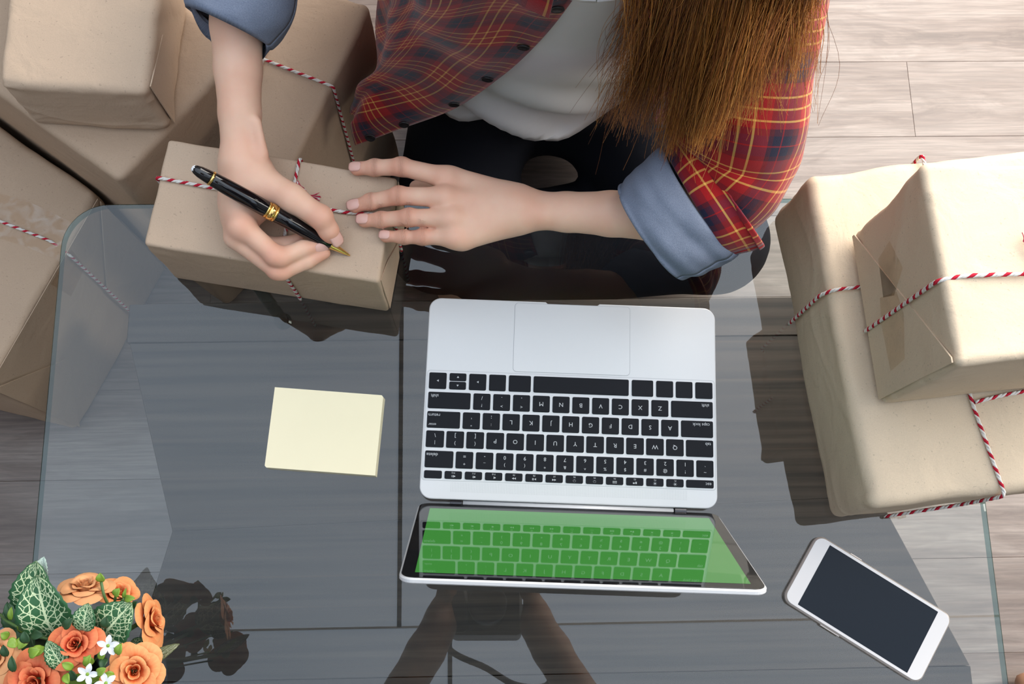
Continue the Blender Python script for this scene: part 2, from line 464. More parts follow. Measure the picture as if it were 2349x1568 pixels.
# ------------------------------------------------------------------ parcels
def parcel_body(name, foot, z0, z1, r, seed, mat, crum=0.0012, n=26, bulge=0.0):
    """soft edged wrapped box; foot = front-left, front-right, back-right, back-left"""
    ft = np.array(foot, float)
    hx = (np.linalg.norm(ft[1] - ft[0]) + np.linalg.norm(ft[2] - ft[3])) / 4
    hy = (np.linalg.norm(ft[3] - ft[0]) + np.linalg.norm(ft[2] - ft[1])) / 4
    hz = (z1 - z0) / 2
    h = np.array([hx, hy, hz])
    s = np.linspace(-1, 1, n)
    verts, faces, idx = [], [], {}
    def vid(p):
        k = tuple(np.round(p, 7))
        if k not in idx:
            idx[k] = len(verts); verts.append(p)
        return idx[k]
    for ax in range(3):
        b, c = [i for i in range(3) if i != ax]
        def grid(hh):
            k = np.linspace(0, 1, 5)[:-1] ** 1.0 * (r * 1.0)
            mid = np.linspace(-hh + r, hh - r, n)
            return np.concatenate([-hh + k, mid, hh - k[::-1]])
        gb, gc = grid(h[b]), grid(h[c])
        for sg in (-1, 1):
            g = np.zeros((len(gb), len(gc)), int)
            for i, pb in enumerate(gb):
                for j, pc in enumerate(gc):
                    p = np.zeros(3); p[ax] = sg * h[ax]; p[b] = pb; p[c] = pc
                    q = np.clip(p, -(h - r), h - r); d = p - q
                    L = np.linalg.norm(d)
                    if L > 0: p = q + d / L * r
                    g[i, j] = vid(p)
            for i in range(len(gb) - 1):
                for j in range(len(gc) - 1):
                    f = (g[i, j], g[i + 1, j], g[i + 1, j + 1], g[i, j + 1])
                    faces.append(f)
    v = np.array(verts)
    # crumples, stronger near edges and corners
    near = np.stack([np.clip(1 - (h[i] - np.abs(v[:, i])) / 0.03, 0, 1) for i in range(3)], 1)
    edge = np.sort(near, 1)
    e2 = edge[:, 1]; e3 = edge[:, 0]
    nrm = v / h; nrm = np.sign(nrm) * np.abs(nrm) ** 8; nrm /= np.linalg.norm(nrm, axis=1)[:, None] + 1e-9
    disp = wob(v, 26, seed) * crum * 1.0 + wob(v, 75, seed + 1) * crum * (0.25 + 0.9 * e2) + np.abs(wob(v, 190, seed + 2)) * crum * (-1.6 * e3 - 0.35 * e2)
    rid = np.clip(1 - np.abs(wob(v, 34, seed + 8, 5)) * 1.6, 0, 1) ** 7 + 0.6 * np.clip(1 - np.abs(wob(v, 60, seed + 9, 5)) * 1.8, 0, 1) ** 7 * e2
    disp += rid * crum * 0.45
    if bulge:
        disp += bulge * (1 - (v[:, 0] / hx) ** 2) * (1 - (v[:, 1] / hy) ** 2) * (v[:, 2] > hz * 0.9)
    disp[v[:, 2] < -hz + 0.004] *= 0.2
    v = v + nrm * disp[:, None]
    u, w, q = (v[:, 0] / hx + 1) / 2, (v[:, 1] / hy + 1) / 2, (v[:, 2] / hz + 1) / 2
    xy = ((1 - u) * (1 - w))[:, None] * ft[0] + (u * (1 - w))[:, None] * ft[1] + (u * w)[:, None] * ft[2] + ((1 - u) * w)[:, None] * ft[3]
    z = z0 + q * (z1 - z0); z = np.maximum(z, z0 + 0.0001)
    me = fixn(mesh(name, np.column_stack([xy, z]), faces))
    me.materials.append(mat)
    return me

def face_of(foot, z0, z1, side):
    a, b = {'front': (0, 1), 'right': (1, 2), 'back': (2, 3), 'left': (3, 0)}.get(side, (0, 0))
    if side == 'top':
        return [np.array([*foot[i], z1]) for i in (0, 1, 2, 3)]
    A, B = np.array([*foot[a], z0]), np.array([*foot[b], z0])
    A1, B1 = np.array([*foot[a], z1]), np.array([*foot[b], z1])
    return [A, B, B1, A1]

def on_face(fc, s, t, off):
    p = (1 - s) * (1 - t) * fc[0] + s * (1 - t) * fc[1] + s * t * fc[2] + (1 - s) * t * fc[3]
    nn = np.cross(fc[1] - fc[0], fc[3] - fc[0]); nn /= np.linalg.norm(nn)
    return p + nn * off

def sheet(name, fc, pts, o0, o1, mat, parent, nsub=1):
    """thin sheet lying on a face, pts in face coordinates (s along, t up)"""
    pp = []
    for i in range(len(pts)):
        a, b = np.array(pts[i]), np.array(pts[(i + 1) % len(pts)])
        for k in range(nsub): pp.append(a + (b - a) * k / nsub)
    lo_ = [on_face(fc, s, t, o0) for s, t in pp]
    hi = [on_face(fc, s, t, o1) for s, t in pp]
    return put(name, loops_mesh(name, [lo_, hi]), mat, parent=parent)

def tw(parent, pts, rad=0.00165, rc=0.004, name='twine'):
    path = resample(round_corners(pts, rc), 0.0035)
    me = tube(name, path, rad, 8, lobes=(0.13, 0.0125))
    return put(name, me, TWINE, parent=parent, smooth=True)

FRAY_R = m_plain('red_cotton', (0.60, 0.03, 0.09), 0.9, grain=0.5)
FRAY_W = m_plain('white_cotton', (0.85, 0.80, 0.78), 0.9, grain=0.3)
def fray(parent, p, d, seed, n=16, L=0.016):
    """frayed twine end"""
    r = random.Random(seed)
    vv, ff, mi = [], [], []
    d = np.array(d, float); d /= np.linalg.norm(d)
    for i in range(n):
        q = np.array([r.gauss(0, 1), r.gauss(0, 1), r.gauss(0, 0.6)]); q -= d * q.dot(d)
        ln = L * r.uniform(0.5, 1.1)
        path = [np.array(p) + q * 0.0006, np.array(p) + d * ln * 0.5 + q * 0.0012, np.array(p) + d * ln + q * 0.0030]
        me = tube('tmp', catmull(path, 4), 0.00032, 4)
        b = len(vv)
        vv += [tuple(x.co) for x in me.vertices]; ff += [tuple(b + k for k in pl.vertices) for pl in me.polygons]
        mi += [1 if i % 4 == 0 else 0] * len(me.polygons)
        bpy.data.meshes.remove(me)
    me = mesh('frayed_end', vv, ff)
    me.materials.append(FRAY_R); me.materials.append(FRAY_W)
    me.polygons.foreach_set('material_index', mi)
    return put('frayed_end', me, parent=parent)

PARCELS = {}
def parcel(key, foot, z0, z1, r, seed, mat, label, **kw):
    e = empty('parcel', (0, 0, 0), label=label, cat='parcel', group='parcels wrapped in brown paper')
    put('wrapped_box', parcel_body('wrapped_box', foot, z0, z1, r, seed, mat, **kw), parent=e, smooth=True)
    PARCELS[key] = (e, [np.array(f) for f in foot], z0, z1)
    return e

# the parcel being addressed, on the glass
fM = [(-0.3045, 0.3155), (-0.0940, 0.2785), (-0.0775, 0.3790), (-0.2890, 0.4183)]
pM = parcel('desk', fM, G, G + 0.10, 0.0035, 3, KRAFT, 'small brown paper parcel on the glass under the writing hand', crum=0.0009, n=40)
zt = G + 0.10
R_ = 0.0017
fr, rt, lf = face_of(fM, G, zt, 'front'), face_of(fM, G, zt, 'right'), face_of(fM, G, zt, 'left')
tp, bk = face_of(fM, G, zt, 'top'), face_of(fM, G, zt, 'back')
a0 = P(357, 408, zt); a1 = P(920, 498, zt)
def twine_pt(px, py): q = P(px, py, zt); q[2] = zt + R_ + 0.0006; return q
def nearest_st(fc, p):
    d = fc[1] - fc[0]; return float(np.clip(np.dot(p - fc[0], d) / np.dot(d, d), 0.02, 0.98))
tb = twine_pt(690, 357); tf = twine_pt(648, 600)
knot = twine_pt(668, 468)
ls, rs = nearest_st(lf, a0), nearest_st(rt, a1)
topL = on_face(lf, ls, 1.0, R_); topL[2] = zt + R_; topR = on_face(rt, rs, 1.0, R_); topR[2] = zt + R_
tw(pM, [on_face(lf, ls, 0.03, R_), topL, twine_pt(500, 435), knot, twine_pt(800, 490), topR, on_face(rt, rs, 0.03, R_)])
bs = nearest_st(bk, tb); fs = nearest_st(fr, P(690, 690, G)); fs2 = nearest_st(fr, P(640, 620, zt))
topB = on_face(bk, bs, 1.0, R_); topB[2] = zt + R_
topF = on_face(fr, fs2, 1.0, R_); topF[2] = zt + R_
tw(pM, [on_face(bk, bs, 0.03, R_), topB, knot + np.array([0, 0, 0.002]), topF, on_face(fr, fs, 0.02, R_)])
kn = lathe('twine_knot', [(0.0005, -0.003), (0.003, -0.002), (0.0038, 0), (0.003, 0.002), (0.0005, 0.003)], 12); kn.materials.append(TWINE)
o = put('twine_knot', kn, parent=pM, smooth=True); o.location = tuple(knot + np.array([0, 0, 0.002])); o.rotation_euler = (0.5, 0.3, 0)
fray(pM, twine_pt(682, 418), (0.30, -0.9, 0.05), 1, 22, 0.014)
tw(pM, [knot + np.array([0, 0, .002]), twine_pt(676, 445), twine_pt(683, 420)])
fray(pM, twine_pt(710, 452), (1.0, -0.15, 0.05), 2, 20, 0.010)
tw(pM, [knot + np.array([0, 0, .002]), twine_pt(690, 458), twine_pt(712, 453)])
sheet('flap', rt, [(0.03, 0.04), (0.55, 0.04), (0.62, 0.30), (0.30, 0.72), (0.03, 0.96)], 0.0004, 0.0013, KRAFT, pM, 4)
sheet('flap', rt, [(0.97, 0.04), (0.97, 0.96), (0.60, 0.60), (0.60, 0.10)], 0.0002, 0.0009, KRAFT, pM, 3)

# two parcels stacked at the laptop's far side
fR1 = [(0.3235, 0.0707), (0.681, 0.1095), (0.652, 0.411), (0.2935, 0.3737)]
pR1 = parcel('r1', fR1, G, G + 0.115, 0.010, 11, KRAFT_B, 'large flat light brown paper parcel under the smaller tied parcel', crum=0.0020, n=48)
z1 = G + 0.115
lf, tp, fr, bk = (face_of(fR1, G, z1, s) for s in ('left', 'top', 'front', 'back'))
ls = nearest_st(lf, P(1803, 745, G))
tl_ = on_face(lf, ls, 1.0, R_); tl_[2] = z1 + R_ + .0022
tw(pR1, [on_face(lf, ls, 0.02, R_ + .0025), on_face(lf, ls, 0.90, R_ + .0025), tl_ + np.array([0.006, 0, 0]), P(2140, 640, z1 + R_ + .0022), np.array([0.66, 0.27, z1 + R_ + .0022])], rc=0.006)
b0, b1 = P(2114, 366, z1), P(2283, 1130, z1)
bs, fs = nearest_st(bk, b0), nearest_st(fr, P(2275, 1140, z1 - 0.02))
tF = on_face(fr, fs, 1.0, R_ + .0025); tF[2] = z1 + R_ + .0022
tB = on_face(bk, bs, 1.0, R_ + .0025); tB[2] = z1 + R_ + .0022
tw(pR1, [on_face(bk, bs, 0.05, R_ + .0025), tB, P(2228, 918, z1 + R_ + .0022), tF, on_face(fr, max(fs - 0.04, .02), 0.55, R_ + .003), on_face(fr, max(fs - 0.17, .02), 0.04, R_ + .003)], rc=0.006)
tw(pR1, [P(2236, 922, z1 + R_ * 2 + .0015), P(2300, 906, z1 + R_ * 2 + .0015), P(2420, 885, z1 + R_ * 2 + .0015)])

fR2 = [(0.3370, 0.1570), (0.5960, 0.1838), (0.5880, 0.3200), (0.3280, 0.3115)]
z2, z3 = z1 + 0.0055, z1 + 0.160
pR2 = parcel('r2', fR2, z2, z3, 0.006, 17, KRAFT_B, 'light brown paper parcel with taped end on top of a larger parcel', crum=0.0016, n=40)
lf, tp, fr = (face_of(fR2, z2, z3, s) for s in ('left', 'top', 'front'))
# folded end: one flap laid diagonally across the other, taped
sheet('flap', lf, [(0.02, 0.03), (0.97, 0.03), (0.975, 0.965), (0.95, 0.965), (0.02, 0.06)], 0.0004, 0.0016, KRAFT_B, pR2, 5)
sheet('tape', lf, [(0.26, 0.34), (0.22, 0.52), (0.40, 0.62), (0.50, 0.46), (0.47, 0.32)], 0.0016, 0.0018, TAPE, pR2, 2)
sheet('tape', lf, [(0.46, 0.28), (0.49, 0.50), (0.62, 0.54), (0.84, 0.46), (0.86, 0.26), (0.60, 0.24)], 0.0017, 0.0020, TAPE, pR2, 2)
ls = 0.365
tq = on_face(lf, ls + .01, 1.0, R_); tq[2] = z3 + R_
lb = nearest_st(lf, P(1967, 762, z2))
tw(pR2, [on_face(lf, lb, 0.01, R_ + .0012), on_face(lf, nearest_st(lf, P(2175, 640, z3)), 0.985, R_ + .0012), P(2215, 632, z3 + R_), P(2349, 628, z3 + R_ + .001), P(2410, 622, z3 + R_ + .002), np.array([0.588, 0.246, z3 + R_ + .001]), np.array([0.5945, 0.246, z3 - .006]), np.array([0.5955, 0.243, z2 + .004])], rc=0.006)
fray(pR2, P(2350, 556, z3 + 0.004), (0.3, 0.4, 0.2), 8, 26, 0.010)
tw(pR2, [P(2410, 622, z3 + R_ + .004), P(2385, 585, z3 + R_ + .003), P(2352, 556, z3 + 0.004)])

# stack on the floor at the far left
fC = [(-0.5505, 0.2347)] ; 
tbk = np.array([-0.4440, 0.4650])
fC = [(-0.86, 0.318), (-0.5505, 0.2347), tuple(tbk), (-0.735, 0.672)]
pC = parcel('c', fC, 0.0, 0.275, 0.010, 23, KRAFT_C, 'big brown paper parcel on the floor reaching under the glass table edge', crum=0.0020, n=44)
rt, tp = face_of(fC, 0, 0.275, 'right'), face_of(fC, 0, 0.275, 'top')
sheet('flap', rt, [(0.02, 0.03), (0.30, 0.50), (0.02, 0.96)], 0.0012, 0.0026, KRAFT_C, pC, 4)
sheet('flap', rt, [(0.98, 0.03), (0.98, 0.96), (0.68, 0.50)], 0.0012, 0.0026, KRAFT_C, pC, 4)
sheet('flap', rt, [(0.02, 0.985), (0.30, 0.52), (0.68, 0.52), (0.98, 0.985)], 0.0004, 0.0012, KRAFT_C, pC, 3)
zc = 0.275
sC = nearest_st(rt, P(118, 555, zc))
tC = on_face(rt, sC, 1.0, R_); tC[2] = zc + R_
tw(pC, [P(-60, 478, zc + R_ + .001), P(0, 507, zc + R_ + .001), P(118, 553, zc + R_ + 0.001), on_face(rt, nearest_st(rt, P(175, 590, zc)), 0.97, R_ + .003), on_face(rt, nearest_st(rt, P(290, 712, 0.05)) , 0.10, R_ + .003)], rc=0.008)
tpts = [P(-40, 436, zc), P(60, 460, zc), P(168, 512, zc), P(140, 602, zc), P(60, 566, zc), P(-40, 536, zc)]
put('tape', loops_mesh('tape', [[p + np.array([0, 0, .0022]) for p in tpts], [p + np.array([0, 0, .0025]) for p in tpts]]), TAPE, parent=pC)
sheet('tape', rt, [(0.54, 0.985), (0.72, 0.985), (0.70, 0.80), (0.55, 0.78)], 0.0030, 0.0033, TAPE, pC, 2)

uB, vB = np.array([0.628, 0.778]), np.array([-0.796, 0.605])
cB = np.array([-0.3575, 0.4052])
fB = [tuple(cB), tuple(cB + uB * 0.188), tuple(cB + uB * 0.188 + vB * 0.40), tuple(cB + vB * 0.40)]
pB = parcel('b', fB, 0.0, 0.45, 0.009, 29, KRAFT_C, 'tall brown paper parcel turned cornerwise under the topmost parcel', crum=0.0016)
fA = [(-0.4455, 0.4650), (-0.3060, 0.4575), (-0.2985, 0.7100), (-0.4400, 0.7150)]
pA = parcel('a', fA, 0.4508, 0.535, 0.009, 31, KRAFT, 'topmost brown paper parcel of the floor stack with crumpled corner', crum=0.0024, n=44)
rtA = face_of(fA, 0.4508, 0.535, 'right')
sheet('flap', rtA, [(0.03, 0.05), (0.30, 0.45), (0.28, 0.75), (0.03, 0.96)], 0.0008, 0.0020, KRAFT, pA, 3)
rtB = face_of(fB, 0, 0.45, 'front')

dD = np.array([0.392, 0.920])
c0 = np.array([-0.2065, 0.418]); wv = np.array([-0.920, 0.392])
fD = [tuple(c0 + wv * 0.066 + dD * 0.045), tuple(c0), tuple(P(852, 10, 0.40)[:2]), tuple(P(852, 10, 0.40)[:2] + wv * 0.10 - dD * 0.004)]
pD = parcel('d', fD, 0.0, 0.40, 0.008, 37, KRAFT_C, 'upright brown paper parcel tied with twine beside the seated person', crum=0.0012)
rt = face_of(fD, 0, 0.40, 'right')
sD = nearest_st(rt, P(775, 204, 0.40)); tD = on_face(rt, sD, 1.0, R_); tD[2] = 0.40 + R_
tw(pD, [P(560, 118, 0.40 + R_), tD, on_face(rt, sD - .02, 0.60, R_ + .001), on_face(rt, sD - .03, 0.04, R_ + .001)])

# give every parcel's root a place at its own base
for e, ft, z0, z1 in PARCELS.values():
    c = np.array([*np.mean(np.array(ft), axis=0), z0])
    e.location = tuple(c)
    for ch in e.children: ch.location = tuple(np.array(ch.location) - c)

# ------------------------------------------------------------------ laptop
ALU = m_plain('laptop_aluminium', (0.685, 0.685, 0.69), 0.40, 0.10, 0.5, grain=0.03, gscale=900)
KEYM = m_plain('key_black', (0.008, 0.009, 0.013), 0.6, 0, 0.18, grain=0.2)
LEG = m_plain('key_legend_white', (0.50, 0.51, 0.53), 0.6)
HINGE = m_plain('hinge_dark_metal', (0.05, 0.05, 0.055), 0.25, 0.8)
PADM = m_plain('trackpad_grey', (0.68, 0.68, 0.685), 0.35, 0.1)
LINE = m_plain('seam_grey', (0.42, 0.43, 0.45), 0.6)
LX, LY = 0.2795, 0.1950
lap = empty('laptop', (0.0815, 0.1849, G), math.radians(-2.95), label='open silver laptop with green screen and black keys', cat='laptop')
TT = 0.0128
def lap_outline(d):
    pts = []
    for (x, y) in rrect(LX - 2 * d, LY - 2 * d, 0.0115 - d, 8): pts.append((x, y))
    out = []
    for i, p in enumerate(pts):
        out.append(p)
        q = pts[(i + 1) % len(pts)]
        if abs(p[1] - q[1]) < 1e-6 and p[1] > 0 and abs(p[0] - q[0]) > 0.1:      # the edge towards the person
            for x, dy in ((0.0265, 0), (0.0240, -0.0020), (-0.0240, -0.0020), (-0.0265, 0)): out.append((x, p[1] + dy))
    return out
def lo_(d, z): return [(x, y, z) for x, y in lap_outline(d)]
put('base', loops_mesh('base', [lo_(0.004, 0.0012), lo_(0.0008, 0.004), lo_(0, TT - 0.0012), lo_(0.0003, TT - 0.0003), lo_(0.0010, TT)]), ALU, parent=lap)
for (x, y) in ((-0.12, 0.08), (0.12, 0.08), (-0.12, -0.08), (0.12, -0.08)):
    o = put('foot', lathe('foot', [(0.004, 0.0), (0.0045, 0.0006), (0.0045, 0.002)], 12), BLACK, parent=lap); o.location = (x, y, 0)
put('trackpad_seam', slab('trackpad_seam', 0.1130, 0.0690, 0.0036, TT - 0.0004, TT + 0.00006, 0.00002, 5, 0, 0.0610), LINE, parent=lap)
put('trackpad', slab('trackpad', 0.1122, 0.0682, 0.0033, TT - 0.0004, TT + 0.0002, 0.0001, 5, 0, 0.0610), PADM, parent=lap)
put('keyboard_seam', slab('keyboard_seam', 0.2766, 0.1055, 0.0030, TT - 0.0004, TT + 0.00005, 0.00002, 5, 0, -0.0276), LINE, parent=lap)
put('keyboard_tray', slab('keyboard_tray', 0.2758, 0.1047, 0.0027, TT - 0.0004, TT + 0.00012, 0.00003, 5, 0, -0.0276), ALU, parent=lap)
KW = 0.2720
keymesh = {}
TXT = {}
def text_mesh(s, size):
    if (s, size) in TXT: return TXT[(s, size)]
    cu = bpy.data.curves.new('legend', 'FONT'); cu.body = s; cu.size = size
    cu.align_x = 'CENTER'; cu.align_y = 'CENTER'; cu.resolution_u = 2; cu.extrude = 0.00002; cu.offset = size * 0.004
    ob = bpy.data.objects.new('legend', cu); COL.objects.link(ob)
    dg = bpy.context.evaluated_depsgraph_get()
    me = bpy.data.meshes.new_from_object(ob.evaluated_get(dg))
    bpy.data.objects.remove(ob); bpy.data.curves.remove(cu)
    me.materials.clear(); me.materials.append(LEG)
    TXT[(s, size)] = me
    return me
def tri_mesh(name, polys):
    v, f = [], []
    for pl in polys:
        b = len(v); v += [(x, y, 0) for x, y in pl]; f.append(tuple(range(b, b + len(pl))))
    me = mesh(name, v, f); me.materials.append(LEG); return me
def legend(key, me, dx=0, dy=0, sc=1.0, rot=math.pi):
    o = put('legend', me, parent=key); o.location = (dx, dy, 0.00125); o.rotation_euler = (0, 0, rot); o.scale = (sc, sc, 1)
    return o
def key(x0, x1, y0, y1):
    w, h = round(x1 - x0, 4), round(y1 - y0, 4)
    if (w, h) not in keymesh:
        keymesh[(w, h)] = slab('key', w, h, 0.0013, 0.0, 0.0012, 0.00035, 4); keymesh[(w, h)].materials.append(KEYM)
    k = put('key', keymesh[(w, h)], parent=lap); k.location = ((x0 + x1) / 2, (y0 + y1) / 2, TT + 0.0001)
    return k, w, h
ROWY = [(0.0227, 0.0069), (0.0038, -0.0120), (-0.0149, -0.0307), (-0.0334, -0.0492), (-0.0525, -0.0683), (-0.0711, -0.0784)]
rows = [
 [(188, 277, 'LF'), (292, 378, 'UD'), (393, 481, 'RT'), (496, 582, ''), (597, 710, ''), (724, 1214, ''), (1230, 1340, ''), (1356, 1443, ''), (1457, 1543, ''), (1558, 1646, '')],
 [(183, 400, 'shift<')] + [(415 + i * 101.7, 502 + i * 101.7, s) for i, s in enumerate(['/|?', '.|>', ',|<', 'M', 'N', 'B', 'V', 'C', 'X', 'Z'])] + [(1432, 1646, 'shift>')],
 [(177, 346, 'return<')] + [(360 + i * 102.0, 448 + i * 102.0, s) for i, s in enumerate(["'|\"", ';|:', 'L', 'K', 'J', 'H', 'G', 'F', 'D', 'S', 'A'])] + [(1482, 1646, 'caps lock>')],
 [(172, 264, '\\||')] + [(276 + i * 102.7, 366 + i * 102.7, s) for i, s in enumerate([']|}', '[|{', 'P', 'O', 'I', 'U', 'Y', 'T', 'R', 'E', 'W', 'Q'])] + [(1508, 1648, 'tab>')],
 [(165, 310, 'delete<')] + [(323 + i * 103.3, 412 + i * 103.3, s) for i, s in enumerate(['=|+', '-|_', '0|)', '9|(', '8|*', '7|&', '6|^', '5|%', '4|$', '3|#', '2|@', '1|!'])] + [(1562, 1650, '`|~')],
 [(161, 252, '')] + [(266 + i * 103.8, 355 + i * 103.8, 'F%d' % (12 - i)) for i in range(12)] + [(1510, 1652, 'esc>')],
]
for ri, row in enumerate(rows):
    yt, yb = ROWY[ri]
    L_, R__ = row[0][0], row[-1][1]
    for (a, b, s) in row:
        x0 = -KW / 2 + (a - L_) / (R__ - L_) * KW; x1 = -KW / 2 + (b - L_) / (R__ - L_) * KW
        if s == 'UD':
            ym = (yt + yb) / 2
            k, w, h = key(x0, x1, ym + 0.0004, yt); legend(k, tri_mesh('legend', [[(-0.0011, -0.0008), (0.0011, -0.0008), (0, 0.0011)]]), 0, 0, 1, 0)
            k, w, h = key(x0, x1, yb, ym - 0.0004); legend(k, tri_mesh('legend', [[(-0.0011, -0.0008), (0.0011, -0.0008), (0, 0.0011)]]), 0, 0, 1, math.pi)
            continue
        k, w, h = key(x0, x1, yb, yt)
        if s in ('LF', 'RT'):
            legend(k, tri_mesh('legend', [[(-0.0009, -0.0011), (0.0010, 0.0), (-0.0009, 0.0011)]]), 0, 0, 1, math.pi if s == 'RT' else math.pi)
        elif s.endswith('<') and len(s) > 2 and '|' not in s:
            legend(k, text_mesh(s[:-1], 0.0044), -w / 2 + 0.0062 + 0.0004 * (len(s) - 6), h / 2 - 0.0036)
            if s[:-1] == 'return': legend(k, text_mesh('enter', 0.0034), -w / 2 + 0.0052, -h / 2 + 0.0032)
            if s[:-1] == 'return': pass
        elif s.endswith('>') and len(s) > 2 and '|' not in s:
            n_ = len(s) - 1
            legend(k, text_mesh(s[:-1], 0.0044), w / 2 - 0.00105 * n_ - 0.0018, (h / 2 - 0.0035) if h > 0.01 else 0)
        elif s[:1] == 'F' and len(s) > 1:
            legend(k, text_mesh(s, 0.0022), 0, 0.0021)
            num = int(s[1:])
            if num in (1, 2): me = tri_mesh('legend', [[(0.0008 * math.cos(t), 0.0008 * math.sin(t)) for t in np.linspace(0, 6.28, 9)[:-1]]] + [[(0.0011 * math.cos(t), 0.0011 * math.sin(t)), (0.0017 * math.cos(t - .12), 0.0017 * math.sin(t - .12)), (0.0017 * math.cos(t + .12), 0.0017 * math.sin(t + .12))] for t in np.linspace(0, 6.28, 9)[:-1]])
            elif num == 3: me = tri_mesh('legend', [[(-0.0018, -0.001), (-0.0004, -0.001), (-0.0004, 0.001), (-0.0018, 0.001)], [(0.0002, -0.0003), (0.0018, -0.0003), (0.0018, 0.001), (0.0002, 0.001)]])
            elif num == 4: me = tri_mesh('legend', [[(x, y), (x + .001, y), (x + .001, y + .0008), (x, y + .0008)] for x in (-0.0019, -0.0005, 0.0009) for y in (-0.001, 0.0003)])
            elif num in (5, 6): me = tri_mesh('legend', [[(0.0013 * math.cos(t) - .0002, 0.0013 * math.sin(t) - .0002), (0.0013 * math.cos(t) + .0002, 0.0013 * math.sin(t) - .0002), (0.0013 * math.cos(t), 0.0013 * math.sin(t) + .0003)] for t in np.linspace(0, 3.14, 6)] + [[(-0.0009, -0.0008), (0.0009, -0.0008), (0.0009, -0.0005), (-0.0009, -0.0005)]])
            elif num in (7, 9): sg = -1 if num == 7 else 1; me = tri_mesh('legend', [[(sg * -0.0019, -0.001), (sg * 0, 0), (sg * -0.0019, 0.001)], [(0, -0.001), (sg * 0.0019, 0), (0, 0.001)]])
            elif num == 8: me = tri_mesh('legend', [[(-0.0019, -0.001), (-0.0002, 0), (-0.0019, 0.001)], [(0.0002, -0.001), (0.0007, -0.001), (0.0007, 0.001), (0.0002, 0.001)], [(0.0012, -0.001), (0.0017, -0.001), (0.0017, 0.001), (0.0012, 0.001)]])
            else:
                me = tri_mesh('legend', [[(-0.0019, -0.0005), (-0.0011, -0.0005), (0, -0.0012), (0, 0.0012), (-0.0011, 0.0005), (-0.0019, 0.0005)]] + [[(0.0005 + .0007 * j, -0.0009), (0.0008 + .0007 * j, -0.0009), (0.0008 + .0007 * j, 0.0009), (0.0005 + .0007 * j, 0.0009)] for j in range(num - 10)])
            legend(k, me, 0, -0.0012)
        elif '|' in s:
            p0, p1 = (s[0], s[2]) if len(s) == 3 else (s.split('|')[0], s.split('|')[1])
            legend(k, text_mesh(p0, 0.0050), 0, 0.0036); legend(k, text_mesh(p1, 0.0042), 0, -0.0036)
        elif s:
            legend(k, text_mesh(s, 0.0057), 0, 0)
# speaker strip: rows of tiny holes
GRM = m_plain('grille_hole', (0.33, 0.34, 0.35), 0.8)
vv, ff = [], []
for i in range(150):
    for j in range(8):
        x, y = -0.1105 + i * 0.221 / 149, -0.0818 - j * 0.00115; b = len(vv); q = 0.00026
        vv += [(x - q, y, TT + 0.00004), (x, y - q, TT + 0.00004), (x + q, y, TT + 0.00004), (x, y + q, TT + 0.00004)]; ff.append((b, b + 1, b + 2, b + 3))
sg_ = put('speaker_grille', mesh('speaker_grille', vv, ff), GRM, parent=lap, kind='stuff')
# hinges and lid
ang = math.radians(21.9)
HYP, HZ = -LY / 2 - 0.0035, 0.0085
for sx in (-1, 1):
    hm = loops_mesh('hinge', [[(x, HYP + 0.0050 * math.cos(t), HZ + 0.0046 * math.sin(t)) for t in np.linspace(0, 2 * math.pi, 17)[:-1]] for x in (sx * 0.1050 - 0.0055, sx * 0.1050 - 0.0052, sx * 0.1050 - 0.0005, sx * 0.1050, sx * 0.1050 + 0.0005, sx * 0.1050 + 0.0052, sx * 0.1050 + 0.0055)])
    put('hinge', hm, HINGE, parent=lap, smooth=True)
put('hinge_bar', loops_mesh('hinge_bar', [[(x, HYP + 0.0036 * math.cos(t), HZ + 0.0036 * math.sin(t)) for t in np.linspace(0, 2 * math.pi, 13)[:-1]] for x in (-0.0985, 0.0985)]), PADM, parent=lap, smooth=True)
# lid local frame: u along width, w up the lid, n = towards viewer of the screen
LH, LT = 0.1935, 0.0045
lid = put('lid', slab('lid', LX, LH, 0.011, -LT, 0.0, 0.0011, 8, 0, LH / 2), ALU, parent=lap)
lid.location = (0, HYP - 0.0005, HZ + 0.0035)
lid.rotation_euler = (math.radians(90) - ang, 0, math.pi)
BEZ = NT('screen_bezel_glass'); BEZEL = BEZ.set((0.006, 0.006, 0.007), 0.03, 0, 0.6)
SCR = NT('green_screen')
SCR.set((0.01, 0.03, 0.01), 0.03, 0, 0.7)
SCR.b.inputs['Emission Color'].default_value = (0.028, 0.158, 0.022, 1); SCR.b.inputs['Emission Strength'].default_value = 1.0
put('bezel', slab('bezel', LX - 0.0032, LH - 0.0032, 0.0098, 0.0, 0.0006, 0.0001, 8, 0, LH / 2), BEZEL, parent=lid)
put('screen', slab('screen', 0.2560, 0.1640, 0.0004, 0.0005, 0.00075, 0.00002, 2, 0, LH / 2 + 0.0030), SCR.m, parent=lid)

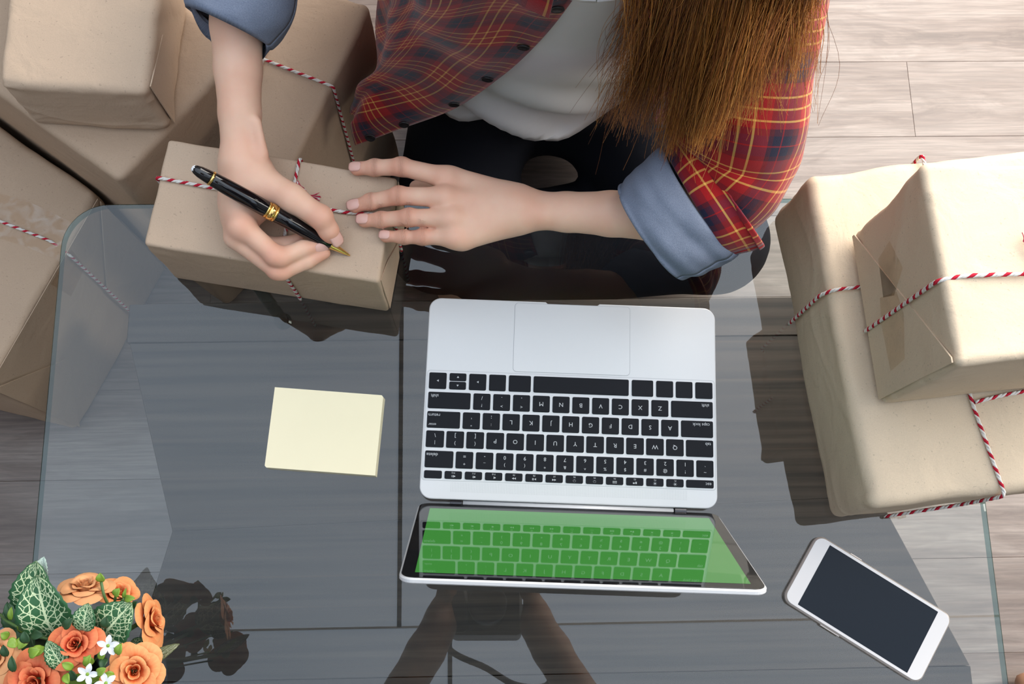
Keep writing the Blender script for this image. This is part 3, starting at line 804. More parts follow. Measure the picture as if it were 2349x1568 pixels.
# ------------------------------------------------------------------ smartphone, note pad, pen
PHW = m_plain('phone_white_glass', (0.70, 0.67, 0.655), 0.15, 0, 0.5)
PHE = m_plain('phone_champagne_edge', (0.62, 0.55, 0.50), 0.3, 0.5)
PHS = NT('phone_dark_screen'); PHS.set((0.012, 0.017, 0.025), 0.30, 0, 0.12)
ph = empty('smartphone', (0.3503, -0.0118, G), math.radians(-33.2), label='white smartphone with blank dark screen on the glass table', cat='phone')
put('body', slab('body', 0.1425, 0.0712, 0.0088, 0.0004, 0.0074, 0.0016, 8), PHE, parent=ph)
put('front_glass', slab('front_glass', 0.1400, 0.0688, 0.0080, 0.0070, 0.0078, 0.0003, 8), PHW, parent=ph)
put('screen', slab('screen', 0.1135, 0.0635, 0.0004, 0.0076, 0.00795, 0.00003, 2), PHS.m, parent=ph)
put('side_key', slab('side_key', 0.012, 0.0012, 0.0005, 0.0032, 0.0050, 0.0003, 3, -0.03, 0.0360), PHE, parent=ph)
put('side_key', slab('side_key', 0.020, 0.0012, 0.0005, 0.0032, 0.0050, 0.0003, 3, -0.02, -0.0360), PHE, parent=ph)

YEL = NT('pale_yellow_paper')
YEL.set(YEL.mix(YEL.noise(YEL.coord(), 25, 2), (0.94, 0.85, 0.60), (0.97, 0.88, 0.62)), 0.85, 0, 0.2)
YELS = NT('paper_edge_layers')
wv_ = YELS.new('ShaderNodeTexWave', wave_type='BANDS', bands_direction='Z'); wv_.inputs['Scale'].default_value = 380
YELS.link(YELS.coord(), wv_.inputs['Vector'])
YELS.set(YELS.mix(wv_.outputs['Fac'], (0.70, 0.64, 0.44), (0.92, 0.87, 0.66)), 0.9)
nt = empty('note_pad', (-0.1530, 0.1602, G), math.radians(-5.15), label='pale yellow sticky note pad on the glass beside the laptop', cat='note pad')
def padloop(z, sh=0.0, d=0.0): return [(x + sh, y - sh * 0.6, z) for x, y in [(-0.0521 + d, -0.0368), (-0.0505, -0.0385 + d), (0.0521 - d, -0.0385 + d), (0.0521 - d, 0.0368), (0.0505, 0.0385 - d), (-0.0521 + d, 0.0385 - d)]]
put('sheet_block', loops_mesh('sheet_block', [padloop(0.0002, 0.0012), padloop(0.004, 0.0006), padloop(0.0074, 0)]), YELS.m, parent=nt)
put('top_sheet', loops_mesh('top_sheet', [padloop(0.00745, 0), padloop(0.0076, 0)]), YEL.m, parent=nt)

LAQ = NT('pen_black_lacquer'); LAQ.set((0.004, 0.004, 0.005), 0.06, 0, 0.6)
GOLD = NT('pen_gold'); GOLD.set((0.85, 0.58, 0.20), 0.14, 1.0)
PWH = m_plain('pen_white_emblem', (0.85, 0.85, 0.86), 0.3)
tip = np.array(P(803, 586, 0.5212)); end = np.array(P(440, 384, 0.600))
PLN = np.linalg.norm(end - tip)
pen = empty('pen', tip, label='black ballpoint pen with gold rings and tip held in the writing hand', cat='pen')
q = Vector(end - tip).to_track_quat('Z', 'X'); pen.rotation_mode = 'QUATERNION'; pen.rotation_quaternion = q
s_ = PLN / 0.154
def pl(name, prof, mat):
    o = put(name, lathe(name, [(r, z * s_) for r, z in prof], 40), mat, parent=pen, smooth=True); return o
pl('pen_tip', [(0.0003, 0.0), (0.0007, 0.0003), (0.0009, 0.002), (0.0012, 0.0025), (0.0038, 0.0195), (0.0040, 0.0200), (0.0039, 0.0204)], GOLD.m)
pl('lower_barrel', [(0.0038, 0.0203), (0.0042, 0.0206), (0.0054, 0.034), (0.0063, 0.048), (0.0067, 0.060), (0.00685, 0.0745), (0.0067, 0.0748)], LAQ.m)
for z0, z1, r in ((0.0748, 0.0768, 0.0073), (0.0770, 0.0822, 0.00765), (0.0824, 0.0844, 0.0073)):
    pl('gold_ring', [(r - 0.0005, z0), (r, z0 + 0.0004), (r + 0.0001, (z0 + z1) / 2), (r, z1 - 0.0004), (r - 0.0005, z1)], GOLD.m)
pl('pen_cap', [(0.0069, 0.0844), (0.0071, 0.0848), (0.00715, 0.100), (0.0068, 0.122), (0.0062, 0.1345), (0.0060, 0.1350)], LAQ.m)
pl('gold_ring', [(0.0060, 0.1350), (0.0065, 0.1353), (0.0064, 0.1369), (0.0059, 0.1372)], GOLD.m)
pl('pen_crown', [(0.0059, 0.1372), (0.0058, 0.1385), (0.0050, 0.1465), (0.0038, 0.1510), (0.0026, 0.1527)], LAQ.m)
star = []
for i in range(24):
    a = 2 * math.pi * i / 24; rr = 0.0030 * (1.0 if (i // 2) % 2 == 0 else 0.82)
    star.append((rr * math.cos(a), rr * math.sin(a)))
o = put('emblem', loops_mesh('emblem', [[(x, y, 0.1516 * s_) for x, y in star], [(x * .95, y * .95, 0.1530 * s_) for x, y in star], [(x * .5, y * .5, 0.1540 * s_) for x, y in star]]), PWH, parent=pen)
# ------------------------------------------------------------------ the seated person
def surface_nets(F, org, h):
    nx, ny, nz = F.shape
    S = F < 0
    c = [S[i:nx - 1 + i, j:ny - 1 + j, k:nz - 1 + k] for i in (0, 1) for j in (0, 1) for k in (0, 1)]
    allin = np.logical_and.reduce(c); anyin = np.logical_or.reduce(c)
    act = anyin & ~allin
    ci = np.argwhere(act)
    vid = -np.ones(act.shape, np.int64); vid[act] = np.arange(len(ci))
    acc = np.zeros((len(ci), 3)); cnt = np.zeros(len(ci))
    off = np.array([[i, j, k] for i in (0, 1) for j in (0, 1) for k in (0, 1)])
    for a in range(8):
        for b in range(a + 1, 8):
            if np.abs(off[a] - off[b]).sum() != 1: continue
            pa, pb = ci + off[a], ci + off[b]
            fa, fb = F[pa[:, 0], pa[:, 1], pa[:, 2]], F[pb[:, 0], pb[:, 1], pb[:, 2]]
            m = (fa < 0) != (fb < 0)
            t = fa[m] / (fa[m] - fb[m])
            acc[m] += pa[m] + (pb[m] - pa[m]) * t[:, None]; cnt[m] += 1
    v = acc / cnt[:, None] * h + np.array(org)
    faces = []
    for ax in range(3):
        b, cc = [(1, 2), (2, 0), (0, 1)][ax]
        sl0 = [slice(1, -1)] * 3; sl1 = [slice(1, -1)] * 3
        sl0[ax] = slice(0, -1); sl1[ax] = slice(1, None)
        s0, s1 = S[tuple(sl0)], S[tuple(sl1)]
        e = np.argwhere(s0 != s1)
        if not len(e): continue
        flip = s0[e[:, 0], e[:, 1], e[:, 2]]
        e = e + 1; e[:, ax] -= 1
        def at(db, dc):
            q = e.copy(); q[:, b] += db; q[:, cc] += dc
            return vid[q[:, 0], q[:, 1], q[:, 2]]
        q = np.stack([at(-1, -1), at(0, -1), at(0, 0), at(-1, 0)], 1)
        q[~flip] = q[~flip][:, ::-1]
        faces.append(q)
    return v, np.concatenate(faces)

def smin(a, b, k):
    hh = np.maximum(k - np.abs(a - b), 0) / k
    return np.minimum(a, b) - hh * hh * k * 0.25

class Field:
    def __init__(s, lo, hi, h):
        s.lo = np.array(lo, np.float64); s.h = h
        n = np.ceil((np.array(hi) - s.lo) / h).astype(int) + 1
        s.ax = [(s.lo[i] + h * np.arange(n[i])).astype(np.float32) for i in range(3)]
        s.n = n
        s.F = np.full(n, 1.0, np.float32)
    def blank(s): return np.full(s.n, 1.0, np.float32)
    def cone(s, A, a, b, ra, rb, k, flat=None):
        """smooth-union a tapered capsule into array A; flat=(axis vector, factor) squashes the section"""
        a, b = np.array(a, float), np.array(b, float)
        m = max(ra, rb) * (1 if flat is None else max(1, 1 / flat[1])) + k + 3 * s.h
        i0 = np.maximum(((np.minimum(a, b) - m - s.lo) / s.h).astype(int), 0)
        i1 = np.minimum(((np.maximum(a, b) + m - s.lo) / s.h).astype(int) + 2, s.n)
        if np.any(i1 <= i0): return
        X, Y, Z = np.meshgrid(*[s.ax[i][i0[i]:i1[i]] for i in range(3)], indexing='ij')
        ab = b - a; L2 = ab.dot(ab) + 1e-12
        px, py, pz = X - a[0], Y - a[1], Z - a[2]
        t = np.clip((px * ab[0] + py * ab[1] + pz * ab[2]) / L2, 0, 1)
        dx, dy, dz = px - t * ab[0], py - t * ab[1], pz - t * ab[2]
        if flat is not None:
            fv = np.array(flat[0], float); fv /= np.linalg.norm(fv)
            c = dx * fv[0] + dy * fv[1] + dz * fv[2]; g = (1 / flat[1] - 1)
            dx, dy, dz = dx + g * c * fv[0], dy + g * c * fv[1], dz + g * c * fv[2]
        d = np.sqrt(dx * dx + dy * dy + dz * dz) - (ra + (rb - ra) * t)
        sl = tuple(slice(i0[i], i1[i]) for i in range(3))
        A[sl] = smin(A[sl], d.astype(np.float32), k)
    def ball(s, A, c, r, k, neg=False):
        c = np.array(c, float); m = r + k + 3 * s.h
        i0 = np.maximum(((c - m - s.lo) / s.h).astype(int), 0); i1 = np.minimum(((c + m - s.lo) / s.h).astype(int) + 2, s.n)
        if np.any(i1 <= i0): return
        X, Y, Z = np.meshgrid(*[s.ax[i][i0[i]:i1[i]] for i in range(3)], indexing='ij')
        d = (np.sqrt((X - c[0]) ** 2 + (Y - c[1]) ** 2 + (Z - c[2]) ** 2) - r).astype(np.float32)
        sl = tuple(slice(i0[i], i1[i]) for i in range(3))
        A[sl] = -smin(-A[sl], d, k) if neg else smin(A[sl], d, k)
    def ell(s, A, c, r, k, neg=False, rot=None):
        c = np.array(c, float); r = np.array(r, float); m = r.max() + k + 3 * s.h
        i0 = np.maximum(((c - m - s.lo) / s.h).astype(int), 0); i1 = np.minimum(((c + m - s.lo) / s.h).astype(int) + 2, s.n)
        if np.any(i1 <= i0): return
        X, Y, Z = np.meshgrid(*[s.ax[i][i0[i]:i1[i]] for i in range(3)], indexing='ij')
        q = [X - c[0], Y - c[1], Z - c[2]]
        if rot is not None:
            Rm = np.array(rot); q = [sum(Rm[j, i] * q[j] for j in range(3)) for i in range(3)]
        k0 = np.sqrt(sum((q[i] / r[i]) ** 2 for i in range(3))); k1 = np.sqrt(sum((q[i] / r[i] ** 2) ** 2 for i in range(3))) + 1e-9
        d = (k0 * (k0 - 1) / k1).astype(np.float32)
        sl = tuple(slice(i0[i], i1[i]) for i in range(3))
        A[sl] = -smin(-A[sl], d, k) if neg else smin(A[sl], d, k)
    def merge(s, A, k): s.F = smin(s.F, A, k)
    def nets(s): return surface_nets(s.F, s.lo, s.h)

def chain(fd, pts, k, A=None, flat=None):
    A = fd.blank() if A is None else A
    for (p, r), (q, r2) in zip(pts[:-1], pts[1:]): fd.cone(A, p, q, r, r2, k, flat)
    return A

body_v, body_f = [], []
def add_body(v, f):
    b = sum(len(x) for x in body_v)
    body_v.append(v); body_f.append(f + b)

nails = []
# ---- her left hand, palm down over the parcel
def hl(x, y, z): return P(780 + x * 0.20434, 340 + y * 0.20434, z)
lo3, hi3 = np.array([-0.150, 0.27, 0.455]), np.array([0.26, 0.43, 0.595])
fd = Field(lo3, hi3, 0.0015)
zt_ = G + 0.10
fingersL = [
    [(hl(190, 225, zt_ + .0066), .0058), (hl(390, 218, zt_ + .0104), .0072), (hl(690, 208, zt_ + .0185), .0081), (hl(1190, 330, zt_ + .0215), .0092)],
    [(hl(172, 645, zt_ + .0066), .0059), (hl(345, 600, zt_ + .0108), .0070), (hl(660, 532, zt_ + .0210), .0079), (hl(1170, 552, zt_ + .0260), .0092)],
    [(hl(272, 808, zt_ + .0064), .0057), (hl(460, 803, zt_ + .0103), .0067), (hl(775, 776, zt_ + .0195), .0076), (hl(1240, 785, zt_ + .0245), .0090)],
    [(hl(515, 985, zt_ + .0058), .0050), (hl(715, 997, zt_ + .0088), .0060), (hl(930, 997, zt_ + .0140), .0067), (hl(1270, 992, zt_ + .0190), .0082)],
]
wristL = hl(2080, 690, zt_ + .0120)
palm = fd.blank()
carp = [hl(1960, 560, zt_ + .0145), hl(1960, 640, zt_ + .0165), hl(1960, 730, zt_ + .0155), hl(1960, 800, zt_ + .0120)]
for fg, cpt in zip(fingersL, carp):
    mcp = np.array(fg[3][0]) - np.array([-.0085, 0, .0045])
    fd.cone(palm, mcp, cpt, .0108, .0122, .010)
fd.cone(palm, hl(1330, 480, zt_ + .010), hl(1800, 560, zt_ + .006), .0105, .0125, .010)       # thenar side
fd.cone(palm, hl(1330, 940, zt_ + .010), hl(1850, 850, zt_ + .004), .0105, .0115, .010)       # little finger edge
for i in range(3):                                                                              # web
    a, b = np.array(fingersL[i][3][0]), np.array(fingersL[i + 1][3][0])
    fd.cone(palm, a - [-.009, 0, .007], b - [-.009, 0, .007], .0080, .0080, .006)
fd.merge(palm, .004)
allf = fd.blank()
for fg in fingersL:
    A = chain(fd, fg, .0035)
    for (p, r), kk in ((fg[2], .0012), (fg[1], .0006)):
        fd.ball(A, np.array(p) + [0, 0, .0012], r * 0.97, .004)
    fd.ball(A, np.array(fg[0][0]) + [0, 0, -.0012], fg[0][1] * 0.92, .004)
    allf = smin(allf, A, .0010)
fd.merge(allf, .0060)
for fg in fingersL:
    B = fd.blank(); fd.ball(B, np.array(fg[3][0]) + [0, 0, -.0012], fg[3][1] * 0.92, .002); fd.merge(B, .010)
# thumb below the palm, along the parcel's side
th = chain(fd, [(hl(1750, 520, zt_ - .004), .0130), (hl(1380, 430, zt_ - .014), .0105), (hl(1030, 420, zt_ - .024), .0092), (hl(860, 440, zt_ - .034), .0072)], .004)
fd.merge(th, .009)
# forearm
A = fd.blank()
fpts = [(wristL, .0168), (P(1300, 486, .5320), .0180), (P(1400, 490, .534), .0205), (P(1500, 494, .538), .0230), (P(1620, 480, .545), .0255), (P(1670, 455, .555), .0265)]
chain(fd, [(p, r) for p, r in fpts], .004, A, flat=((0, 0, 1), 0.88))
fd.cone(A, hl(1900, 640, zt_ + .0135), wristL, .0155, .0165, .012, flat=((0, 0, 1), 0.85))
fd.merge(A, .012)
B = fd.blank(); fd.ball(B, P(1240, 492, .5370), .0088, .002); fd.merge(B, .008)
# tendon hollows on the back of the hand
v, f = fd.nets(); add_body(v, f)
for fg, (rw, rl) in zip(fingersL, ((.0044, .0058), (.0048, .0062), (.0046, .0060), (.0039, .0052))):
    nails.append((fg[0][0], fg[1][0], fg[0][1], rw, rl, np.array([0, 0, 1.0])))

# ---- her right hand, closed round the pen
def hr(x, y, z): return P(420 + x * 0.21047, 330 + y * 0.21047, z)
lo3, hi3 = np.array([-0.275, 0.255, 0.505]), np.array([-0.09, 0.56, 0.645])
fd = Field(lo3, hi3, 0.0015)
palm = fd.blank()
wristR = hr(640, 170, .556)
imcp, mmcp, rmcp, pmcp = hr(640, 900, .5535), hr(575, 1020, .5445), hr(590, 985, .5365), hr(630, 900, .5305)
for p, r in ((imcp, .0098), (mmcp, .0098), (rmcp, .0095), (pmcp, .0090)):
    fd.cone(palm, p, wristR + np.array([0, -.006, 0]), r, .0135, .010)
fd.cone(palm, hr(620, 620, .548), hr(720, 330, .552), .0165, .0165, .012)
fd.cone(palm, hr(600, 800, .533), hr(640, 420, .540), .0125, .0150, .012)
fd.cone(palm, hr(860, 560, .546), hr(760, 300, .553), .0160, .0150, .012)     # thenar
fd.cone(palm, hr(700, 760, .542), hr(900, 560, .545), .0115, .0130, .012)
fd.merge(palm, .004)
thumb = [(hr(860, 420, .555), .0150), (hr(1180, 590, .5590), .0122), (hr(1500, 800, .5540), .0098), (hr(1590, 950, .5440), .0084), (hr(1625, 1010, .5395), .0066)]
A = chain(fd, thumb, .005); fd.ball(A, hr(1500, 790, .5550), .0100, .003)
fd.merge(A, .009)
index = [(imcp + np.array([0, 0, .0010]), .0100), (hr(1000, 1215, .5445), .0086), (hr(1060, 1235, .5425), .0085), (hr(1310, 1140, .5365), .0074), (hr(1490, 1105, .5320), .0060)]
A = chain(fd, index, .0030); fd.ball(A, index[1][0], .0090, .003); fd.merge(A, .0045)
middle = [(mmcp, .0098), (hr(1020, 1375, .5315), .0080), (hr(1080, 1385, .5300), .0079), (hr(1350, 1275, .5285), .0070), (hr(1540, 1185, .5270), .0056)]
A = chain(fd, middle, .0030); fd.ball(A, middle[1][0], .0083, .003); fd.merge(A, .0025)
ring = [(rmcp, .0092), (hr(960, 1230, .5275), .0068), (hr(1200, 1190, .5265), .0062), (hr(1400, 1120, .5262), .0054)]
fd.merge(chain(fd, ring, .003), .003)
little = [(pmcp, .0086), (hr(900, 1080, .5270), .0062), (hr(1100, 1080, .5262), .0056), (hr(1260, 1030, .5258), .0050)]
fd.merge(chain(fd, little, .003), .003)
B = fd.blank(); fd.ball(B, imcp + np.array([-.0005, 0, .0020]), .0098, .002); fd.merge(B, .008)
A = fd.blank()
fpts = [(wristR, .0172), (P(550, 260, .5680), .0182), (P(546, 160, .5800), .0205), (P(543, 60, .5920), .0225), (P(545, -60, .6010), .0255), (P(548, -140, .6020), .028)]
chain(fd, fpts, .004, A); fd.merge(A, .012)
B = fd.blank(); fd.cone(B, P(590, 280, .5765), P(604, 350, .5680), .0035, .0040, .002); fd.merge(B, .008)
v, f = fd.nets(); add_body(v, f)
up_t = np.array([0.55, 0.25, 0.8])
nails.append((thumb[4][0], thumb[3][0], .0078, .0058, .0078, np.array([0.25, 0.10, 1.0])))
nails.append((index[4][0], index[3][0], .0060, .0044, .0062, np.array([-0.15, -0.75, 0.75])))

# ---- torso, neck, head, legs (mostly under clothes or above the picture)
def yfront(z): return 0.54 - 0.238 * (z - 0.30)
TR = [(.10, .062, .155, .120), (.22, .062, .150, .115), (.34, .060, .148, .105), (.46, .066, .152, .105), (.58, .074, .162, .108), (.66, .080, .165, .100), (.72, .083, .130, .080), (.76, .085, .062, .055), (.80, .086, .050, .050)]
fd = Field((-0.32, 0.22, 0.0), (0.48, 0.86, 1.10), 0.008)
A = fd.blank()
for (z, cx, a, b) in TR[:7]:
    fd.ell(A, (cx, yfront(z) + b, z), (a * .90, b * .86, .075), .05)
fd.merge(A, .02)
A = chain(fd, [((.083, .520, .71), .052), ((.086, .492, .80), .050)], .02); fd.merge(A, .03)
hc = np.array([.090, .470, .925])
A = fd.blank(); fd.ell(A, hc + [0, .012, .015], (.072, .092, .092), .02); fd.ell(A, hc + [0, -.020, -.045], (.054, .064, .068), .04)
fd.ell(A, hc + [0, -.048, -.088], (.026, .026, .020), .03)
fd.cone(A, hc + [0, -.086, -.006], hc + [0, -.104, -.038], .007, .011, .012)                 # nose
fd.cone(A, hc + [-.016, -.086, -.064], hc + [.016, -.086, -.064], .0055, .0055, .008)        # lips
fd.cone(A, hc + [-.014, -.084, -.074], hc + [.014, -.084, -.074], .0060, .0060, .008)
for sx in (-1, 1):
    fd.ball(A, hc + [sx * .030, -.089, -.010], .012, .010, neg=True)
    fd.ball(A, hc + [sx * .030, -.074, -.010], .0125, .004)                                    # eyes
    fd.cone(A, hc + [sx * .015, -.088, .010], hc + [sx * .044, -.078, .010], .006, .005, .012)
    fd.ell(A, hc + [sx * .072, .006, -.018], (.008, .018, .030), .008)                         # ears
fd.merge(A, .02)
SHL, SHR = np.array([.232, .530, .690]), np.array([-.075, .560, .690])
ELL, ELR = P(1690, 415, .572), np.array([-.206, .620, .585])
fd.merge(chain(fd, [((.10, .54, .69), .05), (SHL, .046), (ELL, .028), (P(1640, 475, .548), .024)], .02), .03)
fd.merge(chain(fd, [((.06, .55, .69), .05), (SHR, .050), (ELR, .036), (P(545, -60, .601), .024)], .02), .03)
HIPL, HIPR = (.140, .690, .125), (.005, .690, .125)
KNL, KNR = (.300, .450, .135), (-.055, .455, .130)
fd.merge(chain(fd, [(HIPL, .085), (KNL, .058), ((.06, .430, .075), .040), ((-.03, .410, .055), .034)], .03), .03)
fd.merge(chain(fd, [(HIPR, .085), (KNR, .058), ((.12, .500, .070), .040), ((.20, .480, .052), .034)], .03), .03)
fd.F[:, :, 0] = 1.0
v, f = fd.nets(); add_body(v, f)

def m_skin(name, a, b):
    t = NT(name); co = t.coord()
    n1 = t.noise(co, 38, 3, 0.5); n2 = t.noise(co, 900, 2, 0.6)
    c = t.mix(t.ramp(n1, [(0.35, 0.0), (0.68, 1.0)]), a, b)
    at_ = t.new('ShaderNodeAttribute'); at_.attribute_name = 'blush'
    c = t.mix(t.math('MULTIPLY', at_.outputs['Fac'], 0.75), c, (b[0] * 0.93, b[1] * 0.72, b[2] * 0.70))
    n = t.bump(n2, 0.10, 0.0004)
    cr = t.new('ShaderNodeAttribute'); cr.attribute_name = 'crease'
    sx = t.new('ShaderNodeSeparateXYZ'); t.link(co, sx.inputs[0])
    wv = t.math('SINE', t.math('ADD', t.math('MULTIPLY', sx.outputs[0], 3900.0), t.math('MULTIPLY', t.noise(co, 160, 2), 9.0)))
    hgt = t.math('MULTIPLY', t.math('POWER', t.math('ABSOLUTE', wv), 0.5), cr.outputs['Fac'])
    n = t.bump(hgt, 0.9, 0.0007, n)
    return t.set(c, 0.48, 0, 0.35, n, Subsurface_Weight=0.22, Subsurface_Radius=(0.006, 0.0022, 0.0012), Subsurface_Scale=1.0)
SKIN = m_skin('skin', (0.850, 0.540, 0.390), (0.815, 0.475, 0.335))
me = mesh('person', np.concatenate(body_v), np.concatenate(body_f)); me.materials.append(SKIN)
BV = np.concatenate(body_v)
jts = []
for fg in fingersL: jts += [(fg[0][0], .006, 1.0), (fg[1][0], .006, .75), (fg[2][0], .008, .9), (fg[3][0], .009, .35)]
for fg, ids in ((thumb, (2, 4)), (index, (0, 1, 4)), (middle, (1, 4))): jts += [(fg[i][0], .009, .85) for i in ids]
jts += [(P(1222, 490, .545), .006, .30), (hr(900, 640, .56), .012, .4), (P(588, 330, .57), .010, .2)]
bl = np.zeros(len(BV))
for p_, s_b, w_b in jts:
    d2 = ((BV - np.array(p_)) ** 2).sum(1); bl = np.maximum(bl, w_b * np.exp(-np.maximum(np.sqrt(d2) - .007, 0) ** 2 / (2 * (s_b * .6) ** 2)))
cs = np.zeros(len(BV))
for fg in fingersL:
    for i_, w_b in ((1, 1.0), (2, .8)):
        d = np.abs(BV - np.array(fg[i_][0])); m_ = (d[:, 1] < .012) & (d[:, 2] < .014)
        cs = np.maximum(cs, m_ * w_b * np.exp(-(d[:, 0] / .0028) ** 2))
ca = me.attributes.new('crease', 'FLOAT', 'POINT'); ca.data.foreach_set('value', cs.astype(np.float32))
ba = me.attributes.new('blush', 'FLOAT', 'POINT'); ba.data.foreach_set('value', bl.astype(np.float32))
person = put('person', me, smooth=True, label='seated person in red plaid shirt writing on a parcel with a pen', cat='person')
sm = person.modifiers.new('smooth', 'SMOOTH'); sm.factor = 0.5; sm.iterations = 4

# fingernails
NAIL = m_plain('fingernail', (0.80, 0.47, 0.39), 0.25, 0, 0.4)
for (tipp, dip, rf, rw, rl, up) in nails:
    t_, d_ = np.array(tipp), np.array(dip)
    ax = t_ - d_; ax /= np.linalg.norm(ax)
    up = up - ax * up.dot(ax); up /= np.linalg.norm(up)
    sd = np.cross(ax, up)
    vv, ff, n, m = [], [], 9, 9
    for i in range(n):
        for j in range(m):
            a, b = -1 + 2 * i / (n - 1), -1 + 2 * j / (m - 1)
            wd = max(0.25, 1 - abs(b) ** 5) ** 0.5
            x = a * rw * wd
            hh = math.sqrt(max(rf ** 2 - x * x, 0)) - rf
            yy = b * rl * 0.98
            fall = 0.0011 * max(0, b) ** 2 + 0.0003 * max(0, -b) ** 2
            vv.append(t_ + ax * (yy + rl * 0.05) + sd * x + up * (rf * 0.985 + hh * 0.8 - fall))
    for i in range(n - 1):
        for j in range(m - 1): ff.append((i * m + j, i * m + j + 1, (i + 1) * m + j + 1, (i + 1) * m + j))
    o = put('fingernail', mesh('fingernail', vv, ff), NAIL, parent=person, smooth=True)
    so = o.modifiers.new('thick', 'SOLIDIFY'); so.thickness = 0.0008; so.offset = -1
# ------------------------------------------------------------------ clothes
def m_plaid():
    t = NT('red_plaid_flannel')
    sx = t.new('ShaderNodeSeparateXYZ'); t.link(t.coord('UV'), sx.inputs[0])
    RED, NAVY, MAR, YEL_, BLU = (0.37, 0.007, 0.009), (0.008, 0.011, 0.036), (0.085, 0.006, 0.014), (0.90, 0.50, 0.11), (0.06, 0.08, 0.22)
    stops = [(0.0, RED), (0.115, YEL_), (0.142, RED), (0.275, YEL_), (0.302, RED), (0.435, YEL_), (0.462, RED), (0.55, MAR), (0.64, NAVY), (0.76, RED), (0.775, NAVY), (0.88, MAR), (0.94, RED)]
    def stripe(sock):
        f = t.math('FRACT', t.math('MULTIPLY', sock, 1 / 0.058))
        return t.ramp(f, stops, 'CONSTANT')
    a, b = stripe(sx.outputs[0]), stripe(sx.outputs[1])
    c = t.mix(0.5, a, b)
    w = t.noise(t.coord('UV'), 1600, 2, 0.6)
    c = t.mix(t.math('MULTIPLY', w, 0.30), c, (0.02, 0.006, 0.012))
    fold = t.noise(t.coord('Object'), 22, 3, 0.5, 0.4)
    return t.set(c, 0.85, 0, 0.15, t.bump(w, 0.25, 0.0008, t.bump(fold, 0.25, 0.006)), Sheen_Weight=0.25)
PLAID = m_plaid()
def m_chambray():
    t = NT('grey_blue_chambray')
    w = t.noise(t.mapping(t.coord('UV'), (900, 1500, 1)), 1.0, 2, 0.7)
    n = t.noise(t.coord('Object'), 60, 4, 0.6)
    c = t.mix(w, (0.105, 0.135, 0.205), (0.33, 0.37, 0.46))
    c = t.mix(t.math('MULTIPLY', n, 0.5), c, (0.12, 0.145, 0.20))
    return t.set(c, 0.9, 0, 0.15, t.bump(n, 0.3, 0.003, t.bump(w, 0.35, 0.0008)))
CHAM = m_chambray()
def m_cloth(name, col, sc=20):
    t = NT(name); n = t.noise(t.coord('Object'), sc, 3, 0.5); w = t.noise(t.coord('Object'), 1400, 2)
    return t.set(t.mix(n, col, tuple(x * 0.9 for x in col)), 0.9, 0, 0.15, t.bump(w, 0.2, 0.0006))
TEE = m_cloth('white_cotton_jersey', (0.86, 0.86, 0.89))
JEAN = m_cloth('black_denim', (0.008, 0.009, 0.014))
DENIM_IN = CHAM

def ring_tube(name, rings, mat, n=40, sub=8, disp=None, seed=1, v0=0.0, thick=0.0015, skew=0.0, tdir=None):
    """rings: (px outer, px inner, z, h): sides traced, real thickness h; uv in metres"""
    C, Av, Hh = [], [], []
    for (po, pi_, z, h) in rings:
        a, b = P(*po, z if not isinstance(z, tuple) else z[0]), P(*pi_, z if not isinstance(z, tuple) else z[1])
        C.append((a + b) / 2); Av.append((a - b) / 2); Hh.append(np.array([h, 0, 0]))
    C, Av, Hh = catmull(C, sub), catmull(Av, sub), catmull(Hh, sub)
    m = len(C); v, uv, L = [], [], 0.0
    per = np.mean([np.linalg.norm(a) for a in Av]) * 5.2
    for i in range(m):
        t = C[min(i + 1, m - 1)] - C[max(i - 1, 0)]; t /= np.linalg.norm(t)
        if tdir is not None: t = tdir
        a = Av[i]; bvec = np.cross(t, a); bvec /= np.linalg.norm(bvec)
        if bvec[2] < 0: bvec = -bvec
        bvec = bvec + skew * t
        if i: L += np.linalg.norm(C[i] - C[i - 1])
        for j in range(n + 1):
            th = 2 * math.pi * j / n
            v.append(C[i] + a * math.cos(th) + bvec * Hh[i][0] * math.sin(th)); uv.append((j / n * per, v0 + L))
    v = np.array(v)
    if disp is not None:
        ctr = np.repeat(np.array(C), n + 1, axis=0)
        d = v - ctr; d /= np.linalg.norm(d, axis=1)[:, None] + 1e-9
        th = np.tile(np.arange(n + 1) / n * 2 * math.pi, m)
        q = np.column_stack([np.cos(th) * .05, np.sin(th) * .05, np.repeat(np.linspace(0, 1, m) * 0.25, n + 1)]) 
        v = v + d * (wob(q, 60, seed) * disp + wob(q, 150, seed + 5) * disp * 0.35)[:, None]
    f = []
    for i in range(m - 1):
        for j in range(n): f.append((i * (n + 1) + j, i * (n + 1) + j + 1, (i + 1) * (n + 1) + j + 1, (i + 1) * (n + 1) + j))
    o = put(name, mesh(name, v, f, uv), mat, parent=person, smooth=True)
    so = o.modifiers.new('thick', 'SOLIDIFY'); so.thickness = thick; so.offset = 0
    return o

